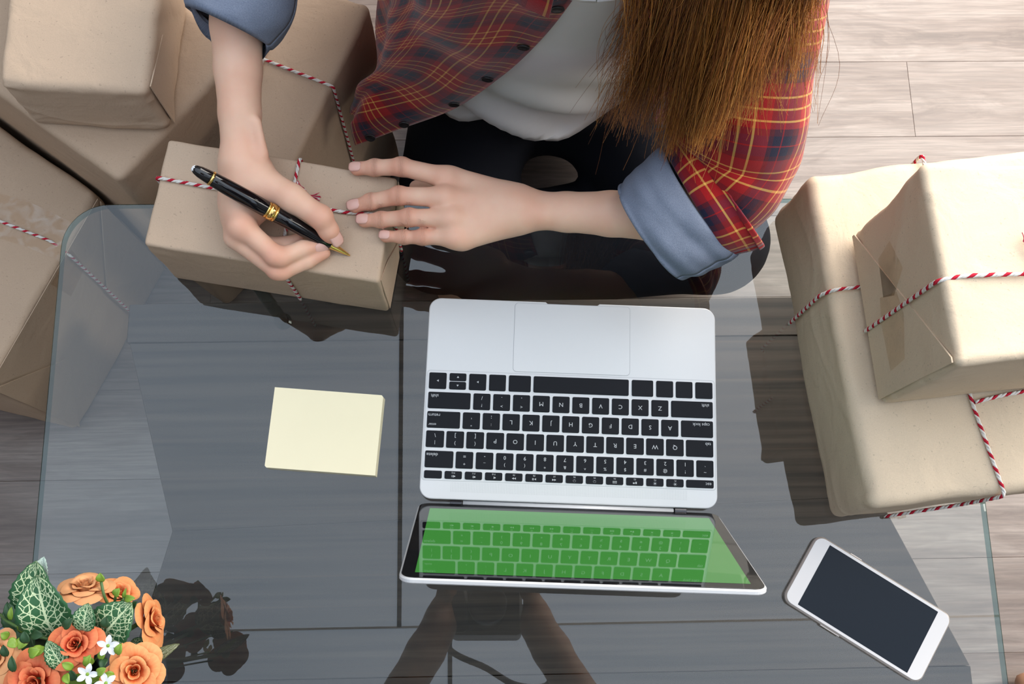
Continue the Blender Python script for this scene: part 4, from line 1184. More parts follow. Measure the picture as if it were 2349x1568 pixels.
# tee
def ringz(z):
    T = np.array(TR); return [float(np.interp(z, T[:, 0], T[:, i])) for i in (1, 2, 3)]
vv, uvs, nphi, zs = [], [], 72, np.linspace(0.285, 0.742, 46)
for z in zs:
    cx, a, b = ringz(z); cy = yfront(z) + b
    for j in range(nphi):
        ph = 2 * math.pi * j / nphi
        s = 1.03
        low = max(0, (0.50 - z) / 0.22)
        fold = 0.014 * low * math.sin(9 * (z + 0.10 * math.sin(ph + 0.6)) * 6.28 + 2.0 * math.sin(ph)) * max(0, math.cos(ph))
        x = cx + a * s * math.sin(ph); y = cy - (b * s + fold + 0.012 * low * max(0, math.cos(ph))) * math.cos(ph)
        vv.append((x, y, z + 0.010 * math.cos(2 * ph) * (z < 0.30)))
ff = [(i * nphi + j, i * nphi + (j + 1) % nphi, (i + 1) * nphi + (j + 1) % nphi, (i + 1) * nphi + j) for i in range(len(zs) - 1) for j in range(nphi)]
o = put('tee_shirt', fixn(mesh('tee_shirt', vv, ff)), TEE, parent=person, smooth=True, label='plain white tee shirt')
o.modifiers.new('thick', 'SOLIDIFY').thickness = 0.002
nk = [((.085 + .066 * math.sin(t), .492 - .060 * math.cos(t), .742 - .010 * math.cos(t))) for t in np.linspace(0, 2 * math.pi, 40)]
put('neckband', tube('neckband', nk, 0.0065, 8), TEE, parent=o, smooth=True)

# plaid shirt body, open at the front
SHZ = [.72, .66, .58, .50, .42, .35, .29]
def pp(l): return [P(x, y, z) for x, y, z in l]
cols = [
 pp([(1332, -40, .728), (1310, 0, .712), (1235, 98, .620), (1140, 182, .508), (1035, 250, .415), (895, 302, .368), (815, 332, .342)]),
 pp([(1240, -45, .742), (1195, 0, .712), (1125, 85, .622), (1045, 150, .532), (955, 220, .448), (858, 270, .390), (806, 306, .358)]),
 pp([(1100, -60, .742), (1065, 0, .702), (1015, 70, .622), (965, 130, .540), (905, 190, .462), (838, 240, .405), (796, 280, .368)]),
 pp([(965, -60, .705), (955, 0, .665), (938, 60, .598), (918, 120, .528), (882, 172, .455), (832, 220, .398), (802, 262, .362)]),
 pp([(900, -40, .60), (888, 0, .565), (878, 50, .512), (866, 105, .460), (852, 155, .410), (832, 205, .365), (812, 242, .335)]),
 [np.array([-.094, .60 + .008 * i, z - .06]) for i, z in enumerate([.70, .64, .56, .48, .42, .37, .33])],
 [np.array([-.075, .70 + .010 * i, z]) for i, z in enumerate([.70, .62, .54, .46, .38, .30, .22])],
 [np.array([.070, .735 + .012 * i, z]) for i, z in enumerate([.72, .64, .55, .46, .37, .28, .19])],
 [np.array([.215, .70 + .010 * i, z]) for i, z in enumerate([.70, .62, .54, .46, .38, .30, .22])],
 [np.array([.250, .600 + .008 * i, z]) for i, z in enumerate([.70, .63, .55, .47, .40, .34, .28])],
 pp([(1680, -60, .70), (1640, 20, .655), (1620, 90, .570), (1610, 140, .490), (1600, 190, .420), (1590, 250, .350), (1590, 300, .29)]),
 pp([(1570, -50, .722), (1545, 0, .700), (1535, 85, .610), (1540, 140, .520), (1545, 195, .440), (1545, 255, .370), (1545, 305, .30)]),
 pp([(1460, -35, .722), (1458, 20, .705), (1452, 100, .612), (1472, 150, .520), (1488, 210, .440), (1498, 268, .370), (1508, 312, .305)]),
]
SUB = 9
net = [catmull(c, SUB) for c in cols]                       # along each column
rowsn = len(net[0])
grid = [catmull([net[c][r] for c in range(len(cols))], SUB) for r in range(rowsn)]
grid = np.array(grid)                                        # rows x cols x 3
nr, nc = grid.shape[:2]
du = np.linalg.norm(np.diff(grid, axis=1), axis=2); U = np.concatenate([np.zeros((nr, 1)), np.cumsum(du, axis=1)], axis=1)
dv = np.linalg.norm(np.diff(grid, axis=0), axis=2).mean(axis=1); V = np.concatenate([[0], np.cumsum(dv)])
g1 = np.gradient(grid, axis=1); g0 = np.gradient(grid, axis=0)
nn = np.cross(g1, g0); nn /= np.linalg.norm(nn, axis=2)[:, :, None] + 1e-9
q = np.column_stack([U.ravel(), np.repeat(V, nc), np.zeros(nr * nc)])
amp = np.clip(U.ravel() / 0.03, 0.15, 1)
dsp = (np.sin((q[:, 0] * 60 + q[:, 1] * 26) + 2.2 * wob(q, 18, 4)) * 0.0042 + wob(q, 55, 9) * 0.0030) * amp
# soft drapes running down the front panel
gv = grid.reshape(-1, 3) + nn.reshape(-1, 3) * dsp[:, None]
ff = [(i * nc + j, i * nc + j + 1, (i + 1) * nc + j + 1, (i + 1) * nc + j) for i in range(nr - 1) for j in range(nc - 1)]
shirt = put('plaid_shirt', mesh('plaid_shirt', gv, ff, np.column_stack([U.ravel() + 0.028, np.repeat(V, nc)])), PLAID, parent=person, smooth=True, label='red and navy plaid shirt worn open')
so = shirt.modifiers.new('thick', 'SOLIDIFY'); so.thickness = 0.0016; so.offset = 0
GV = gv.reshape(nr, nc, 3)
# button band and buttons
band = [GV[i, 1] * 0.5 + GV[i, 0] * 0.5 + nn[i, 0] * 0 for i in range(nr)]
BUT = m_plain('dark_button', (0.018, 0.016, 0.018), 0.3)
for t in (0.20, 0.36, 0.50, 0.63, 0.78, 0.92):
    i = int(t * (nr - 1)); p = GV[i, 2]
    nv = nn[i, 2]; nv = nv if nv.dot(np.array([0, 0, HC]) - p) > 0 else -nv
    o = put('button', lathe('button', [(0.0030, 0.0), (0.0056, 0.0003), (0.0058, 0.0012), (0.0050, 0.0020), (0.0040, 0.0014), (0.0006, 0.0012)], 20), BUT, parent=shirt, smooth=True)
    o.location = tuple(p + nv * 0.0018); o.rotation_mode = 'QUATERNION'; o.rotation_quaternion = Vector(nv).to_track_quat('Z', 'X')
# collar
cl = []
for k, t in enumerate(np.linspace(0.35, 2 * math.pi - 0.35, 30)):
    cl.append((t, np.array([.085 + .080 * math.sin(t), .505 - .080 * math.cos(t), .738 + .028 * (1 - math.cos(t)) / 2])))
vv, uvs = [], []
for t, p in cl:
    out = np.array([math.sin(t), -math.cos(t), 0])
    for k, (o_, z_) in enumerate(((0.0, -0.01), (-0.008, 0.030), (0.004, 0.036), (0.026, 0.004))):
        vv.append(p + out * o_ + np.array([0, 0, z_])); uvs.append((t * 0.08, k * 0.02))
put('collar', mesh('collar', vv, [(i * 4 + j, i * 4 + j + 1, i * 4 + j + 5, i * 4 + j + 4) for i in range(29) for j in range(3)], uvs), PLAID, parent=shirt, smooth=True).modifiers.new('thick', 'SOLIDIFY').thickness = 0.0015

FDIR = wristL - P(1640, 480, .545); FDIR /= np.linalg.norm(FDIR)
# her left sleeve, rolled to below the elbow
ring_tube('sleeve', [((1935, -170), (1580, -210), .705, .050), ((1915, -60), (1555, -120), .690, .054), ((1894, 45), (1535, 5), .665, .054), ((1860, 175), (1528, 130), .635, .054), ((1843, 300), (1530, 240), .605, .052), ((1828, 392), (1545, 297), .583, .048), ((1788, 474), (1562, 314), .570, .045), ((1738, 525), (1590, 330), .560, .040), ((1715, 530), (1608, 350), .558, .033)],
          PLAID, 56, 10, 0.0042, 3)
ring_tube('turned_hem', [((1738, 566), (1590, 318), .560, .044), ((1750, 560), (1572, 312), .560, .047), ((1735, 562), (1560, 318), .559, .048), ((1705, 570), (1548, 332), .557, .047), ((1672, 580), (1535, 352), .555, .046), ((1660, 576), (1545, 362), .555, .042)], PLAID, 56, 8, 0.0012, 8, v0=0.012, thick=0.002, skew=0.35, tdir=FDIR)
ring_tube('rolled_cuff', [((1668, 572), (1545, 360), .555, .043), ((1676, 580), (1533, 350), .555, .0455), ((1645, 601), (1500, 378), .552, .046), ((1602, 620), (1466, 405), .549, .043), ((1562, 634), (1438, 424), .546, .038), ((1548, 628), (1443, 432), .546, .034)], CHAM, 64, 10, 0.0030, 12, thick=0.003, skew=0.55, tdir=FDIR)
# her right sleeve and cuff
ring_tube('sleeve', [((900, -330), (640, -330), .680, .050), ((800, -380), (540, -330), .640, .052), ((680, -330), (440, -290), .620, .050), ((660, -200), (430, -190), .612, .046), ((664, -130), (430, -130), .608, .042)], PLAID, 40, 8, 0.0030, 21)
ring_tube('rolled_cuff', [((655, -120), (440, -120), .606, .040), ((672, -125), (424, -125), .606, .044), ((674, -40), (426, -60), .603, .045), ((655, 55), (432, -10), .600, .044), ((622, 100), (440, 22), .597, .042), ((610, 92), (452, 24), .597, .037)], CHAM, 64, 10, 0.0024, 25, thick=0.003)

# trousers
fd = Field((-0.32, 0.28, 0.0), (0.48, 0.90, 0.40), 0.008)
A = fd.blank()
for (z, cx, a, b) in TR[:3]: fd.ell(A, (cx, yfront(z) + b, z), (a * .99, b * .97, .080), .05)
fd.merge(A, .02)
fd.merge(chain(fd, [(HIPL, .093), (KNL, .066), ((.06, .430, .075), .048), ((.00, .415, .060), .042)], .02), .03)
fd.merge(chain(fd, [(HIPR, .093), (KNR, .066), ((.12, .500, .070), .048), ((.17, .485, .056), .042)], .02), .03)
fd.F[:, :, 0] = 1.0
v, f = fd.nets()
o = put('trousers', mesh('trousers', v, f), JEAN, parent=person, smooth=True, label='black trousers')
o.modifiers.new('smooth', 'SMOOTH').iterations = 3

# ------------------------------------------------------------------ hair
def m_hair():
    t = NT('auburn_hair')
    g = t.new('ShaderNodeNewGeometry')
    c = t.ramp(g.outputs['Random Per Island'], [(0.0, (0.13, 0.036, 0.008)), (0.45, (0.34, 0.110, 0.020)), (0.8, (0.55, 0.215, 0.040)), (1.0, (0.72, 0.37, 0.11))])
    return t.set(c, 0.42, 0, 0.45)
HAIR = m_hair()
hr_ = np.random.RandomState(5)
S0 = np.array([0, .2, .4, .6, .8, 1.0])
TPX, TPY, TPZ = np.array([1385, 1465, 1540, 1605, 1705, 1845]), np.array([285, 330, 330, 318, 255, 140]), np.array([.50, .545, .60, .655, .685, .705])
hv, hf = [], []
def strand(path, r0, r1, ns=3):
    path = np.array(path); n = len(path)
    t = np.gradient(path, axis=0); t /= np.linalg.norm(t, axis=1)[:, None] + 1e-9
    a = np.cross(t, np.array([0.3, 1.0, 0.2])); a /= np.linalg.norm(a, axis=1)[:, None] + 1e-9
    b = np.cross(t, a)
    r = np.linspace(r0, r1, n)[:, None]
    base = len(hv)
    for j in range(ns):
        th = 2 * math.pi * j / ns
        hv.append(path + r * (math.cos(th) * a + math.sin(th) * b))
    return n
clumps = []
for k in range(70):
    s = .12 + .88 * hr_.beta(1.5, 1.3) if k % 4 else hr_.rand()
    clumps.append((s, hr_.normal(0, 18), hr_.uniform(-60, 14) if hr_.rand() < .5 else hr_.uniform(-190, -20), hr_.uniform(-.012, .022), hr_.rand(4) * 6.28))
all_paths = []
for k in range(5200):
    s, ox, oy, oz, ph = clumps[hr_.randint(len(clumps))]
    s2 = float(np.clip(s + hr_.normal(0, .035), -.02, 1.03))
    fly = hr_.rand() < 0.05
    jx, jy = hr_.normal(0, 14 if not fly else 60), hr_.normal(0, 22 if not fly else 50)
    tpx, tpy, tpz = np.interp(s2, S0, TPX) + ox + jx * .7, np.interp(s2, S0, TPY) + oy + jy, np.interp(s2, S0, TPZ) + oz + hr_.normal(0, .005)
    p0x = 1455 + s2 * 420 + hr_.normal(0, 14)
    zt0 = .79 + oz * .6 + hr_.normal(0, .006)
    lean = s2
    root = hc + np.array([.035 + .045 * hr_.rand(), -.01 + .05 * hr_.rand(), .075 - .05 * hr_.rand()])
    sh = P(p0x + 10, -90, zt0 + .05)
    p1 = P(p0x, 0, zt0 - .02)
    m = .55
    mx, my = p0x * (1 - m) + tpx * m, max(tpy, 30) * m
    arm = np.clip((s2 - .35) / .3, 0, 1)
    mz = (zt0 - .02) * (1 - m) + tpz * m + .012 * arm
    p2 = P(mx + hr_.normal(0, 6), my, mz)
    p3 = P(tpx, max(tpy, 20), tpz)
    path = np.array(catmull([root, root * .35 + sh * .65 + np.array([.01, -.0, .02]), sh, p1, p2, p3], 5))
    n = len(path); tt = np.linspace(0, 1, n)
    w = .0022 if not fly else .007
    path[:, 0] += w * np.sin(tt * 9 + ph[0]) * tt + hr_.normal(0, .0008) ; path[:, 1] += w * np.sin(tt * 8 + ph[1]) * tt
    all_paths.append(path)
    strand(path, .00030, .00013)
# thin strands over the tee and the right outline
for k in range(150):
    if k < 90: a, b, z0, z1_ = (hr_.uniform(1430, 1500), hr_.uniform(-30, 30)), (hr_.uniform(1365, 1450), hr_.uniform(120, 300)), .775, hr_.uniform(.56, .62)
    else: a, b, z0, z1_ = (hr_.uniform(1840, 1900), hr_.uniform(-60, 0)), (hr_.uniform(1790, 1895), hr_.uniform(60, 290)), .78, .72
    A0, B0 = P(*a, z0), P(*b, z1_)
    mid = (A0 + B0) / 2 + hr_.normal(0, .006, 3)
    path = np.array(catmull([hc + np.array([.06, -.02, .03]), A0 + np.array([.0, .02, .04]), A0, mid, B0], 6))
    strand(path, .00024, .00012); all_paths.append(path)
# hair over the skull and down the back
for k in range(900):
    th, el = hr_.uniform(-math.pi, math.pi), hr_.uniform(0.05, 1.4)
    d = np.array([math.sin(th) * math.cos(el), -math.cos(th) * math.cos(el), math.sin(el)])
    if d[1] < -.35 and d[2] < .75: continue
    base = hc + np.array([0, .012, .015])
    rt0 = base + np.array([0.0, -.02, .098])
    p1 = base + d * np.array([.078, .099, .099])
    side = np.array([np.sign(d[0]) * .086, .035 + .05 * max(d[1], 0), -.06]) if d[1] < .5 else np.array([d[0] * .09, .105, -.06])
    p2 = base + side
    p3 = p2 + np.array([0.02 * hr_.normal(), .05 + .03 * hr_.rand(), -.12 - .05 * hr_.rand()])
    strand(np.array(catmull([rt0, p1, p2, p3], 7))[:22], .0011, .0005)
vs, fs, b = [], [], 0
i = 0
while i < len(hv):
    n = len(hv[i]); blk = np.stack(hv[i:i + 3], 1).reshape(-1, 3)
    vs.append(blk)
    k = np.arange(n - 1)[:, None] * 3
    for j in range(3):
        j2 = (j + 1) % 3
        fs.append(np.concatenate([b + k + j, b + k + j2, b + k + 3 + j2, b + k + 3 + j], 1))
    b += n * 3; i += 3
VS, FS = np.concatenate(vs), np.concatenate(fs)
hm = bpy.data.meshes.new('hair')
hm.vertices.add(len(VS)); hm.vertices.foreach_set('co', VS.astype(np.float32).ravel())
hm.loops.add(len(FS) * 4); hm.loops.foreach_set('vertex_index', FS.astype(np.int32).ravel())
hm.polygons.add(len(FS)); hm.polygons.foreach_set('loop_start', np.arange(0, len(FS) * 4, 4, dtype=np.int32)); hm.polygons.foreach_set('loop_total', np.full(len(FS), 4, np.int32))
hm.update(calc_edges=True); hm.validate()
put('hair', hm, HAIR, parent=person, smooth=True, label='long loose auburn hair', kind='stuff')
# ------------------------------------------------------------------ flower pot
PC = np.array([-0.375, -0.066, G])
pot = empty('flower_arrangement', PC, label='bouquet of orange artificial roses with veined leaves in a metal pot', cat='flowers')
def rel(px, py, z): return P(px, py, z) - PC
BUCK = m_plain('blue_grey_metal', (0.17, 0.20, 0.24), 0.35, 0.7)
prof = [(r_ * 1.14, z_) for r_, z_ in [(0.001, 0.0005), (0.038, 0.0005), (0.041, 0.002), (0.0445, 0.030), (0.0470, 0.034), (0.0470, 0.038), (0.0460, 0.041), (0.0500, 0.078), (0.0530, 0.081), (0.0535, 0.084), (0.0520, 0.086), (0.0490, 0.083), (0.0460, 0.060), (0.001, 0.058)]]
put('pot', lathe('pot', prof, 48), BUCK, parent=pot, smooth=True)
MOSS = m_plain('dry_moss', (0.06, 0.075, 0.03), 0.95, grain=0.6, gscale=200)
put('moss', lathe('moss', [(0.045, 0.061), (0.040, 0.070), (0.020, 0.075), (0.001, 0.076)], 24), MOSS, parent=pot, smooth=True)

def m_petal(name, base, mid, edge):
    t = NT(name); sx = t.new('ShaderNodeSeparateXYZ'); t.link(t.coord('UV'), sx.inputs[0])
    n = t.noise(t.mapping(t.coord('UV'), (7, 1.2, 1)), 2.0, 3, 0.5)
    f = t.math('ADD', sx.outputs[1], t.math('MULTIPLY', t.math('SUBTRACT', n, 0.5), 0.5))
    c = t.ramp(f, [(0.05, base), (0.50, mid), (0.95, edge)])
    oi = t.new('ShaderNodeObjectInfo')
    c = t.mix(t.math('MULTIPLY', t.math('POWER', oi.outputs['Random'], 1.8), 0.45), c, tuple(min(1, x * 1.1) for x in edge))
    return t.set(c, 0.55, 0, 0.25, t.bump(n, 0.15, 0.001), Subsurface_Weight=0.15, Subsurface_Radius=(0.004, 0.0015, 0.0008))
PET = {'red': m_petal('petal_red_orange', (0.66, 0.12, 0.012), (0.64, 0.030, 0.014), (0.84, 0.24, 0.10)),
       'orange': m_petal('petal_orange', (0.74, 0.14, 0.02), (0.80, 0.13, 0.03), (0.90, 0.38, 0.15)),
       'peach': m_petal('petal_peach', (0.78, 0.22, 0.06), (0.90, 0.47, 0.22), (0.90, 0.42, 0.19))}
def petal_mesh(r0, r1, h, span, curl, roll, seed, ns=9, nt=9):
    vv, uv, ff = [], [], []
    rr = random.Random(seed)
    w1, w2 = rr.uniform(0, 6), rr.uniform(0, 6)
    for i in range(nt + 1):
        t = i / nt
        for j in range(ns + 1):
            s = -1 + 2 * j / ns
            hs = span * (0.35 + 0.65 * math.sin(min(1, t * 1.25) * math.pi / 2)) 
            tt = t * (1 - 0.22 * abs(s) ** 2.4)
            r = r0 + (r1 - r0) * tt ** 0.8 + curl * tt ** 4 + 0.03 * math.sin(s * 3 + w1) * tt
            z = h * math.sin(tt * math.pi / 2 * 0.95) - roll * tt ** 5 + 0.03 * math.sin(s * 4 + w2) * tt
            a = s * hs
            vv.append((r * math.cos(a), r * math.sin(a), z)); uv.append((j / ns, t))
    for i in range(nt):
        for j in range(ns):
            b = i * (ns + 1) + j; ff.append((b, b + 1, b + ns + 2, b + ns + 1))
    return mesh('petal', vv, ff, uv)
LAYERS = [  # count, r0, r1, h, span, curl, roll
    (3, 0.03, 0.10, 0.62, 1.5, -0.02, 0.0), (4, 0.06, 0.22, 0.66, 1.15, 0.02, 0.03), (5, 0.09, 0.40, 0.64, 0.95, 0.10, 0.08),
    (5, 0.10, 0.62, 0.56, 0.85, 0.22, 0.16), (5, 0.10, 0.80, 0.42, 0.80, 0.30, 0.20)]
PMESH = {}
for key_ in PET:
    for li, (n, r0, r1, h, sp, cu, ro) in enumerate(LAYERS):
        for k in range(2):
            me = petal_mesh(r0, r1, h, sp, cu, ro, li * 7 + k); me.materials.append(PET[key_]); me.polygons.foreach_set('use_smooth', [True] * len(me.polygons))
            PMESH[(key_, li, k)] = me
STEM = m_plain('green_stem', (0.10, 0.19, 0.05), 0.5, grain=0.3)
STAM = m_plain('stamen_orange', (0.85, 0.35, 0.05), 0.6, grain=0.3)
def rose(px, py, z, rad, axis, pal, label, layers=5, seed=1):
    c = rel(px, py, z)
    r = rad / 2399.0 * (HC - z)
    q = Vector(axis).normalized().to_track_quat('Z', 'X')
    # calyx is the part, petals its pieces
    prof = [(0.02, -0.30), (0.10, -0.24), (0.20, -0.08), (0.22, 0.03), (0.10, 0.10), (0.02, 0.12)]
    o = put('rose', lathe('rose', prof, 16), STEM, parent=pot, smooth=True, label=label)
    o.location = tuple(c); o.rotation_mode = 'QUATERNION'; o.rotation_quaternion = q; o.scale = (r, r, r)
    rr = random.Random(seed); a = rr.uniform(0, 6)
    for li in range(layers):
        n = LAYERS[li][0]
        for k in range(n):
            p = put('petal', PMESH[(pal, li, (k + seed) % 2)], parent=o)
            a += 2 * math.pi / n + rr.uniform(-.12, .12)
            s = rr.uniform(0.93, 1.07)
            p.rotation_euler = (rr.uniform(-.06, .06), rr.uniform(-.06, .06), a); p.scale = (s, s, s)
        a += 0.6
    base = np.array([rr.uniform(-.02, .02), rr.uniform(-.02, .02), 0.060])
    ax = np.array(Vector(axis).normalized())
    st = tube('stem', catmull([base, base * .4 + (c - ax * r * .9) * .6 + np.array([0, 0, -.01]), c - ax * r * .28], 6), 0.0018, 6)
    put('stem', st, STEM, parent=pot, smooth=True)
CAMV = lambda px, py, z: (np.array([0, 0, HC]) - P(px, py, z))
rose(196, 1362, .548, 56, (0.05, 0.85, 0.55), 'peach', 'pale peach rose at the back of the bouquet', seed=2)
rose(268, 1372, .535, 52, (0.35, 0.65, 0.65), 'orange', 'orange rose bud behind the veined leaf', 4, seed=3)
rose(330, 1428, .540, 58, (1.0, 0.22, 0.16), 'orange', 'orange rose opening sideways over the glass', seed=4)
rose(178, 1478, .575, 58, (0.10, 0.10, 1.0), 'red', 'red orange rose in the middle of the bouquet', seed=5)
rose(92, 1562, .570, 68, (-0.05, -0.05, 1.0), 'red', 'red orange rose at the lower edge of the picture', seed=6)
rose(308, 1538, .565, 64, (0.30, 0.0, 0.95), 'orange', 'wide open orange rose beside the white blossoms', seed=7)
rose(8, 1508, .560, 58, (-0.30, 0.10, 0.95), 'peach', 'pale peach rose at the left picture edge', seed=8)

def m_leaf(name, green, vein, cell=7.5, amount=1.0):
    t = NT(name); uvc = t.coord('UV')
    sx = t.new('ShaderNodeSeparateXYZ'); t.link(uvc, sx.inputs[0])
    u = t.math('ABSOLUTE', t.math('SUBTRACT', sx.outputs[0], 0.5))
    mid = t.math('LESS_THAN', u, 0.022)
    n = t.noise(t.mapping(uvc, (1, 1, 1)), 7, 2, 0.5)
    side = t.math('FRACT', t.math('ADD', t.math('ADD', t.math('MULTIPLY', sx.outputs[1], 6.0), t.math('MULTIPLY', u, -5.0)), t.math('MULTIPLY', n, 0.5)))
    sv = t.math('LESS_THAN', side, 0.12)
    vor = t.new('ShaderNodeTexVoronoi', feature='DISTANCE_TO_EDGE'); vor.inputs['Scale'].default_value = cell
    t.link(t.mapping(uvc, (1, 1.25, 1)), vor.inputs['Vector'])
    vv_ = t.math('LESS_THAN', vor.outputs['Distance'], 0.045)
    edge = t.math('LESS_THAN', u, 0.44)
    f = t.math('MULTIPLY', t.math('MULTIPLY', t.math('MAXIMUM', mid, t.math('MAXIMUM', sv, vv_)), edge), amount)
    g = t.mix(t.noise(uvc, 4, 3), green, tuple(x * 0.6 for x in green))
    return t.set(t.mix(f, g, vein), 0.45, 0, 0.4, t.bump(vor.outputs['Distance'], 0.25, 0.001))
LEAFV = m_leaf('veined_leaf', (0.035, 0.145, 0.050), (0.60, 0.70, 0.42))
LEAFP = m_leaf('pale_leaf', (0.52, 0.68, 0.58), (0.75, 0.85, 0.78), 10, 0.8)
LEAFY = m_plain('yellow_green_leaf', (0.26, 0.42, 0.045), 0.35, grain=0.5, gscale=120)
LEAFD = m_plain('dark_green_leaf', (0.030, 0.090, 0.028), 0.45, grain=0.6, gscale=120)
LEAFB = m_leaf('brown_green_leaf', (0.15, 0.17, 0.07), (0.45, 0.45, 0.30), 9)
def leaf(name, b, tp, wpx, mat, bow=0.12, fold=0.25, serr=0.02, n=16, m=11, tilt=0.0, parent=None, pw=0.8):
    b, tp = np.array(b), np.array(tp)
    ax = tp - b; L = np.linalg.norm(ax); ax /= L
    zc = (b + tp)[2] / 2 + PC[2]
    w = wpx / 2399.0 * (HC - zc) / 2
    up = np.array([0, 0, 1.0]); sd = np.cross(ax, up); sd /= np.linalg.norm(sd); up = np.cross(sd, ax)
    sd, up = sd * math.cos(tilt) + up * math.sin(tilt), up * math.cos(tilt) - sd * math.sin(tilt)
    vv, uv, ff = [], [], []
    for i in range(n + 1):
        t = i / n
        ww = w * (math.sin(math.pi * min(1, t * 0.97 + 0.03) ** pw) ** 0.62) * (1 + serr * (1 if i % 2 else -1))
        for j in range(m + 1):
            s = -1 + 2 * j / m
            p = b + ax * L * t + sd * ww * s + up * (bow * L * math.sin(math.pi * t) + fold * ww * abs(s) - 0.05 * L * t * t + 0.02 * L * math.sin(7 * t + 3 * s))
            vv.append(p); uv.append((0.5 + 0.5 * s, t))
    for i in range(n):
        for j in range(m): k = i * (m + 1) + j; ff.append((k, k + 1, k + m + 2, k + m + 1))
    o = put(name, mesh(name, vv, ff, uv), mat, parent=parent or pot, smooth=True)
    so = o.modifiers.new('thick', 'SOLIDIFY'); so.thickness = 0.0006
    return o
leaf('leaf', rel(128, 1458, .560), rel(82, 1322, .585), 118, LEAFV, serr=.03, pw=.82)
leaf('leaf', rel(92, 1410, .535), rel(80, 1290, .560), 104, LEAFV, serr=.04)
leaf('leaf', rel(92, 1330, .545), rel(100, 1278, .552), 36, LEAFP, serr=.08)
leaf('leaf', rel(192, 1446, .585), rel(202, 1384, .590), 54, LEAFV, serr=.05)
leaf('leaf', rel(236, 1464, .562), rel(300, 1384, .572), 100, LEAFV, serr=.03, pw=.85)
leaf('leaf', rel(300, 1478, .545), rel(348, 1470, .550), 26, LEAFV, serr=.06)
leaf('leaf', rel(150, 1530, .580), rel(108, 1470, .590), 46, LEAFV, serr=.05)
leaf('leaf', rel(318, 1530, .540), rel(408, 1478, .548), 30, LEAFB, serr=.03)
leaf('leaf', rel(335, 1528, .535), rel(380, 1490, .542), 12, LEAFY, serr=.05)
leaf('leaf', rel(50, 1450, .510), rel(32, 1372, .515), 62, LEAFP if False else LEAFD, serr=.02)
rl = random.Random(12)
for k in range(34):                                        # darker leaves between the flowers
    a = rl.uniform(0, 6.28); r1 = rl.uniform(.03, .078)
    b = np.array([.3 * r1 * math.cos(a), .3 * r1 * math.sin(a), .075 + rl.uniform(0, .02)])
    t_ = np.array([r1 * math.cos(a), r1 * math.sin(a), .085 + rl.uniform(0, .035)])
    leaf('leaf', b, t_, rl.uniform(36, 60), LEAFD if k % 3 else LEAFY, n=8, m=5)
for (x, y, z, dx, dy, w, mt) in ((232, 1334, .560, -2, -20, 20, 'y'), (262, 1366, .575, 12, -16, 18, 'y'), (286, 1372, .572, 22, 0, 16, 'y'), (283, 1372, .570, 6, -22, 8, 'y'), (232, 1398, .565, 24, -12, 18, 'y'),
                                 (22, 1420, .545, -6, -40, 17, 'd'), (24, 1422, .548, 2, -30, 12, 'y'), (45, 1450, .555, 10, -26, 16, 'y'), (60, 1462, .57, -18, 26, 26, 'y'), (96, 1480, .585, -14, 24, 26, 'y'), (72, 1452, .57, 26, 6, 22, 'd'),
                                 (15, 1505, .580, -8, -26, 18, 'd'), (32, 1540, .585, -6, -36, 18, 'd'), (110, 1462, .572, 30, 8, 18, 'd'), (215, 1520, .585, -24, -14, 16, 'y'), (228, 1512, .588, 14, -24, 16, 'y'), (168, 1532, .588, -26, -12, 18, 'y'), (195, 1528, .588, 12, -26, 16, 'y'), (242, 1508, .588, -10, 26, 18, 'd'), (170, 1560, .585, -8, -24, 20, 'd'), (262, 1548, .585, -26, -2, 16, 'y'), (300, 1395, .56, 14, -16, 14, 'd'), (240, 1440, .59, 4, -26, 20, 'd'), (146, 1440, .59, 20, -22, 20, 'd'), (40, 1470, .585, -24, 10, 24, 'y'), (66, 1500, .59, 24, -10, 24, 'y'), (60, 1475, .59, -4, -28, 22, 'd'), (20, 1460, .57, -18, -8, 20, 'y'), (268, 1500, .592, 10, -24, 18, 'y'), (222, 1545, .592, 20, -12, 18, 'y'), (150, 1545, .592, 6, 22, 18, 'y')):
    leaf('small_leaf', rel(x, y, z), rel(x + dx, y + dy, z + .004), w, LEAFY if mt == 'y' else LEAFD, n=8, m=5, serr=0)
for (a, b) in (((0, 1408, .535), (40, 1438, .55)), ((60, 1452, .56), (128, 1468, .56)), ((255, 1400, .55), (232, 1334, .56)), ((265, 1400, .55), (270, 1352, .575)), ((270, 1400, .55), (285, 1372, .572))):
    put('stem', tube('stem', catmull([rel(*a), (rel(*a) + rel(*b)) / 2 + np.array([0, 0, .004]), rel(*b)], 5), 0.0012, 6), STEM, parent=pot, smooth=True)
WHT = m_plain('white_petal', (0.82, 0.83, 0.84), 0.5)
